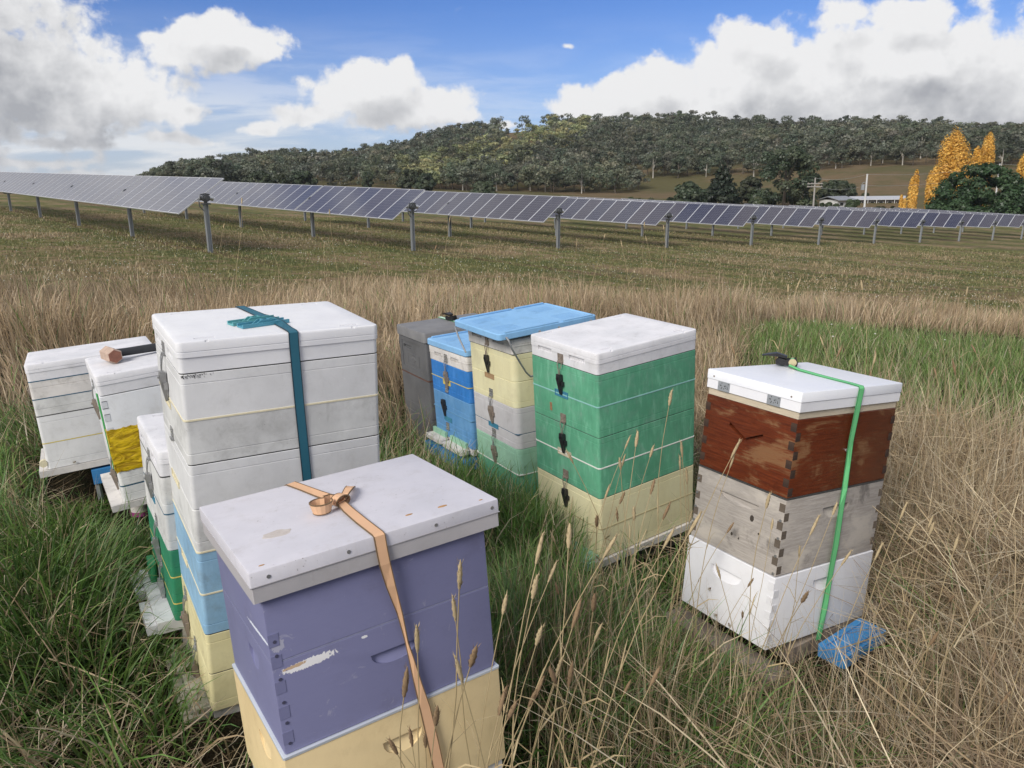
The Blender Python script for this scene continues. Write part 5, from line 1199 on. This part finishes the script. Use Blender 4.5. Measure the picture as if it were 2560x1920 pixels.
# --- near green, lodged and tangled
x, y = wedge(170000, 1.35, 5.2, 46); dn = dryness(x, y); bd_ = band(x, y)
k = (g.uniform(size=len(x)) < (1 - .86 * dn) * (1 - .72 * bd_) * (.35 + .65 * vnoise(x, y, 3.3, 1)) * (1 - .65 * (x < -.3) * sstep(vnoise(x, y, 2.1, 31), .48, .62)) * np.where(y > 3.6, .6, 1)) & off_hives(x, y); x, y = x[k], y[k]; n = len(x); print('green near', n)
cl = vnoise(x, y, 4, 5); azm = 6.28 * vnoise(x, y, 1.3, 6) * 1.3 + g.normal(size=n) * .8
hh = (.12 + .26 * g.uniform(size=n) ** 1.3) * (.6 + .8 * cl) * near_low(x, y, .28, .25)
c = cols(n, GREENC, .25); c = c * (1 - .25 * (y[:, None] > 4)); dd = (g.uniform(size=n) < .10 + .35 * (x < -.3) * sstep(vnoise(x, y, 2.1, 31), .45, .62))[:, None]; c = c * (.70 + .55 * vnoise(x, y, 2.6, 17))[:, None]; c = np.where(dd, cols(n, DRYC, .2), c)
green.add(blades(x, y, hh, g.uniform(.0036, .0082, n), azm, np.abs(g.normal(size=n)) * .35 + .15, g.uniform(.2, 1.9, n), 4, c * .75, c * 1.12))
# --- rank green tufts against the back hives
x = np.concatenate([.10 + .17 * g.normal(size=2600), -.25 + .2 * g.normal(size=1200)]); y = np.concatenate([2.98 + .13 * g.normal(size=2600), 3.35 + .15 * g.normal(size=1200)])
k = off_hives(x, y, .015); x, y = x[k], y[k]; n = len(x); c = cols(n, GREENC, .25); c = np.where((g.uniform(size=n) < .15)[:, None], cols(n, DRYC, .2), c)
green.add(blades(x, y, g.uniform(.18, .42, n), g.uniform(.004, .007, n), g.uniform(0, 6.28, n), np.abs(g.normal(size=n)) * .25, g.uniform(.2, 1.6, n), 4, c * .7, c * 1.1))
# --- lush green patch beyond the timber hive
x, y = wedge(125000, 3.2, 11.2, 46); k = (g.uniform(size=len(x)) < lushpatch(x, y) * (.45 + .55 * vnoise(x, y, 2.5, 21))); x, y = x[k], y[k]; n = len(x); print('lush', n)
c = cols(n, LUSHC, .25); c = np.where((g.uniform(size=n) < .17)[:, None], cols(n, DRYC, .2), c)
green.add(blades(x, y, g.uniform(.12, .27, n), g.uniform(.005, .009, n), g.uniform(0, 6.28, n), np.abs(g.normal(size=n)) * .3, g.uniform(.2, 1.5, n), 3, c * .7, c * 1.1))
# --- dead grass: standing stalks and blades close by
x, y = wedge(70000, 1.35, 5.4, 46); dn = dryness(x, y); ls = lushpatch(x, y)
left = sstep(-x, 1.0, 2.6) * sstep(y, 2.0, 3.4)
mid = (np.hypot(x - .25, (y - 1.75) * 1.0) < .75) * .5
k = (g.uniform(size=len(x)) < np.maximum.reduce([dn * np.where(y < 2.5, .75, .85), left * .36, mid * .22, np.full(len(x), .03)]) * (1 - .85 * ls) * np.where(np.hypot(x, y) < 1.75, .5, 1)) & off_hives(x, y, .03); x, y, dn = x[k], y[k], dn[k]; n = len(x); print('dry near', n)
c = cols(n, DRYC, .22); tall = g.uniform(size=n) < .28
hh = np.where(tall, g.uniform(.40, .78, n), g.uniform(.12, .40, n)) * (.7 + .3 * dn); hh = hh * near_low(x, y, .28, .36)
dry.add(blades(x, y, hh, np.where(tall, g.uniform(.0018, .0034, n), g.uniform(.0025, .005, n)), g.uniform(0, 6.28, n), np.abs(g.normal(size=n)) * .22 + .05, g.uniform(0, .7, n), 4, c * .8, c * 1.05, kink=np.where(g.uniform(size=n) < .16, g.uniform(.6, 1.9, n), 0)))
# --- thin standing stems in the middle foreground
x = g.uniform(-.15, 1.25, 5200); y = g.uniform(1.35, 2.5, 5200); k = (g.uniform(size=5200) < (.35 + .65 * vnoise(x, y, 5, 71)) * (1 - .55 * sstep(y, 1.7, 2.4))) & off_hives(x, y, .05) & (np.hypot(x, y) > 1.5); x, y = x[k], y[k]; n = len(x)
c = cols(n, DRYC + BROWNC + [(.16, .19, .10), (.13, .15, .08)], .2)
dry.add(blades(x, y, g.uniform(.18, .52, n) * near_low(x, y, .3, .3), g.uniform(.0014, .003, n), g.uniform(0, 6.28, n), np.abs(g.normal(size=n)) * .16, g.uniform(0, .45, n), 4, c * .85, c * 1.05, prof=[.9, .8, .7, .6, .9], kink=np.where(g.uniform(size=n) < .12, g.uniform(.6, 1.9, n), 0)))
# --- fallen straw matted over it
x, y = wedge(92000, 1.35, 5.0, 46); dn = dryness(x, y); ls = lushpatch(x, y); lf = (x < -.3) * (.2 + 1.4 * sstep(vnoise(x, y, 2.1, 31), .48, .62))
k = (g.uniform(size=len(x)) < np.maximum.reduce([dn * .95, lf * .8, np.full(len(x), .07)]) * (.10 + 1.15 * sstep(vnoise(x, y, 4.5, 33), .2, .75)) * (1 - .9 * ls)) & off_hives(x, y, .03); x, y, dn = x[k], y[k], dn[k]; n = len(x); print('straw', n)
c = cols(n, DRYC, .3); c = np.where((g.uniform(size=n) < .3)[:, None], cols(n, BROWNC, .2), c); c = np.where((g.uniform(size=n) < .07)[:, None], cols(n, [(.74, .63, .43), (.68, .56, .36)], .15), c)
azm = np.where(x > .3, 2.9, .2) + g.normal(size=n) * 1.6
up = g.uniform(size=n) ** 1.5 * near_low(x, y, .15, .3) * (.35 + 1.3 * vnoise(x, y, 3.4, 35))
straw.add(blades(x, y, np.where(x < -.25, g.uniform(.12, .38, n), g.uniform(.16, .60, n)), g.uniform(.0017, .0042, n), azm, R(77) + g.normal(size=n) * .24, g.uniform(-.3, .5, n), 3, c * .92, c, z0=up * np.where(dn > .3, .24, .07), prof=[.8, 1, .9, .5], kink=np.where(g.uniform(size=n) < .25, g.normal(size=n) * .7, 0)))
# --- tall dead band behind the hives
x, y = wedge(190000, 3.4, 16.0, 46); b_ = band(x, y)
k = (g.uniform(size=len(x)) < b_ * (.45 + .55 * vnoise(x, y, 2.0, 41)) * np.where(y < 7, 1.0, .8)) & off_hives(x, y, .03); x, y, b_ = x[k], y[k], b_[k]; n = len(x); print('band', n)
c = cols(n, BANDC, .22); hz_ = .22 + .52 * vnoise(x, y, 1.5, 43) * (.6 + .4 * vnoise(x, y, 4.5, 44)); tall = g.uniform(size=n) < .16
c = c * (.72 + .5 * vnoise(x, y, 1.3, 46))[:, None]; c = np.where((g.uniform(size=n) < .05)[:, None], cols(n, GREENC, .2), c)
hh = hz_ * g.uniform(.55, 1.0, n) * (.55 + .45 * b_); hh = np.where(tall, hh * 1.35, hh)
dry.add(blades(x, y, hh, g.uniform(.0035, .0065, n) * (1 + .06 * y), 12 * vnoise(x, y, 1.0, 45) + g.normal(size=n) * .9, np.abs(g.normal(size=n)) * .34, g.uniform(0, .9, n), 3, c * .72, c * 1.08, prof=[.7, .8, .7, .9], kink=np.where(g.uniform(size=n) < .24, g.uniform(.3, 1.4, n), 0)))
grassm = leafmat('grass_blades', .35); drym = leafmat('dry_blades', .32); strawm = leafmat('straw_blades', .2)
green.done('green_grass', grassm, 'green grass growing round the beehives'); dry.done('dry_grass', drym, 'tall dead grass round and behind the beehives'); straw.done('straw', strawm, 'fallen dead straw matted on the ground')
# --- short field grass between the hives and the solar panels
fg = Acc()
x, y = wedge(230000, 8.5, 62, 46)
x = x[: len(x)]; r_ = np.hypot(x, y); k = g.uniform(size=len(x)) < np.clip(1.25 - r_ / 75, .25, 1) * (1 - .7 * band(x, y)); x, y, r_ = x[k], y[k], r_[k]; n = len(x)
ph = ((x * ROW_E[0] + y * ROW_E[1] - float(ROW0 @ ROW_E)) / ROW_S) % 1.0; und = (np.minimum(ph, 1 - ph) < .16) & (y > 20) & (g.uniform(size=n) < .6)
mixn = vnoise(x, y, .35, 51) * .6 + vnoise(x, y, 1.4, 52) * .4
gp = np.where((mixn < .5)[:, None] | und[:, None], cols(n, [(.19, .195, .075), (.23, .215, .095), (.165, .175, .068), (.26, .225, .105)], .2), cols(n, [(.33, .255, .15), (.29, .225, .13), (.37, .29, .175), (.26, .22, .115)], .2))
fg.add(blades(x, y, g.uniform(.04, .12, n) * np.where(mixn > .62, 1.5, 1), g.uniform(.010, .022, n) * (.6 + r_ / 28), g.uniform(0, 6.28, n), np.abs(g.normal(size=n)) * .5, g.uniform(.1, .9, n), 2, gp * .85, gp * 1.1))
fg.done('field_grass', leafmat('field_blades', .2), 'short green and brown grass of the solar field')
# --- white flower heads scattered over the field
x, y = wedge(5200, 8.5, 40, 44); k = g.uniform(size=len(x)) < (.25 + .75 * sstep(vnoise(x, y, .5, 61), .4, .7)) * (1 - .8 * band(x, y)); x, y = x[k], y[k]; n = len(x)
zz = ground_near(x, y) + g.uniform(.07, .16, n); q = g.uniform(.009, .018, n)
oc = np.array([(1, 0, 0), (0, 1, 0), (-1, 0, 0), (0, -1, 0), (0, 0, .7), (0, 0, -.7)]); fc = np.array([(0, 1, 4), (1, 2, 4), (2, 3, 4), (3, 0, 4), (1, 0, 5), (2, 1, 5), (3, 2, 5), (0, 3, 5)])
v = (np.stack([x, y, zz], 1)[:, None] + oc[None] * q[:, None, None]).reshape(-1, 3); f = (np.arange(n)[:, None, None] * 6 + fc[None]).reshape(-1, 3)
tag(link('wildflowers', bigmesh('wildflowers', v, f, leafmat('flower_heads', .2), np.repeat(g.uniform(.45, .8, (n, 1)) * np.array([[1, .97, .86]]), 6, 0))), 'tiny white flower heads dotted over the field', kind='stuff')

# --- seed-headed stalks that stand out one by one
stalk_c, head_c, headd_c = simple('straw_stalk', (.40, .31, .17), .7, 0, .25, 30), simple('pale_seed_head', (.46, .36, .21), .9, 0, .3, 90, .6), simple('brown_seed_head', (.27, .18, .10), .9, 0, .3, 90, .6)
SM = []
for i in range(6):
    q = np.random.default_rng(60 + i); h_ = [.62, .74, .56, .82, .68, .9][i]; bend = q.uniform(.03, .13); pts = [Vector((bend * (z_ / h_) ** 2.2 * h_ * 1.6, .012 * math.sin(z_ * 9 + i), z_)) for z_ in np.linspace(0, h_, 8)]
    sm_ = MB().tube(pts, [.0019 - .0009 * k / 7 for k in range(8)], 5)
    for k in (2, 4):
        p_ = pts[k]; a_ = q.uniform(0, 6.28); d_ = Vector((math.cos(a_), math.sin(a_), .9)).normalized(); sm_.ribbon([(p_, d_.orthogonal(), .0022), (p_ + d_ * .06, d_.orthogonal(), .0018), (p_ + d_ * .11 + Vector((0, 0, -.03)), d_.orthogonal(), .0004)], .0005)
    top = pts[-1]; d_ = (pts[-1] - pts[-2]).normalized(); hl = q.uniform(.045, .075); hr = q.uniform(.0035, .0055)
    hm_ = MB(); rg = []; u_ = d_.orthogonal().normalized(); w_ = d_.cross(u_)
    for k in range(9):
        f_ = k / 8; rr = hr * (math.sin(math.pi * min(1, .12 + f_ * .86)) ** .7) * (1 + .07 * (-1) ** k); rg.append([top + d_ * hl * f_ + (u_ * math.cos(j * math.pi / 4) + w_ * math.sin(j * math.pi / 4)) * rr * (1 + .14 * (-1) ** (j + k)) for j in range(8)])
    hm_.rings(rg)
    for k in range(26):
        f_ = q.uniform(.05, .95); a_ = q.uniform(0, 6.28); n_ = u_ * math.cos(a_) + w_ * math.sin(a_); b0 = top + d_ * hl * f_ + n_ * hr * .7; e_ = n_.cross(d_) * .0008; hm_.quad([b0 - e_, b0 + e_, b0 + n_ * .004 + d_ * .010])
    SM.append((sm_.mesh('stem', stalk_c), hm_.mesh('seed_head', head_c if i % 2 else headd_c, 60)))
def stalks(n, area, label, group, scale=(.75, 1.1), lean=(0, 360)):
    for i in range(n):
        for _ in range(60):
            x_, y_ = area(g)
            if off_hives(np.array([x_]), np.array([y_]), .05)[0]: break
        s_ = g.uniform(*scale); me = SM[int(g.integers(len(SM)))]
        t_ = empty('grass_stalk', Matrix.Translation((x_, y_, gz(x_, y_))) @ Matrix.Rotation(R(g.uniform(*lean)), 4, 'Z') @ Matrix.Rotation(g.uniform(-.02, .20), 4, 'Y') @ Matrix.Scale(s_, 4), label, 'grass stalk', group)
        link('stem', me[0], t_); link('seed_head', me[1], t_)
ca, sa = math.cos(R(32.6)), math.sin(R(32.6))
def front5(g):
    u_ = g.uniform(.20, .64); v_ = -abs(g.normal() * .10) - .09; return -.483 + u_ * ca - v_ * sa, 1.278 + u_ * sa + v_ * ca
stalks(34, front5, 'dry seed-headed stalk standing in front of the lavender hive', 'seed stalks before the lavender hive', (.70, 1.05), (-150, 30))
stalks(26, lambda g: (g.uniform(.15, .62), g.uniform(1.75, 2.55)), 'seed-headed stalk in the gap before the green and yellow hive', 'seed stalks before the green hive', (.7, 1.0), (-150, 30))
stalks(20, lambda g: (g.uniform(.52, 1.15), g.uniform(1.55, 2.15)), 'seed-headed stalk crossing in front of the timber hive', 'seed stalks before the timber hive', (.6, .9), (-160, 20))
stalks(26, lambda g: (g.uniform(1.3, 3.2), g.uniform(2.8, 5.2)), 'tall dry stalk in the dead grass right of the timber hive', 'stalks right of the timber hive', (.8, 1.2))
stalks(24, lambda g: (g.uniform(-4.5, 3.), g.uniform(9.0, 13.)), 'tall thin stalk sticking out of the dead grass belt before the field', 'stalks in the dead grass belt', (1.0, 1.5))

# ------------------------------------------------------------------ thin autumn haze over the valley
hzm = bpy.data.materials.new('thin_haze'); hzm.use_nodes = True; t = hzm.node_tree; t.nodes.clear()
pv = N(t, 'ShaderNodeVolumePrincipled'); pv.inputs['Color'].default_value = (.82, .88, .95, 1); pv.inputs['Density'].default_value = .00011; pv.inputs['Anisotropy'].default_value = .2
om = N(t, 'ShaderNodeOutputMaterial'); t.links.new(pv.outputs[0], om.inputs['Volume'])
zs_ = [v.co.z for o_ in (ground, hill) for v in o_.data.vertices]
tag(MB().box((-2700, -2700, min(zs_) - 1), (2700, 2700, max(zs_) + 22)).build('haze', hzm, None, 0), 'thin pale haze hanging over the valley', kind='stuff')
print('tris', sum(len(m_.loop_triangles) if m_.loop_triangles else sum(len(p_.vertices) - 2 for p_ in m_.polygons) for m_ in bpy.data.meshes), min(zs_), max(zs_))
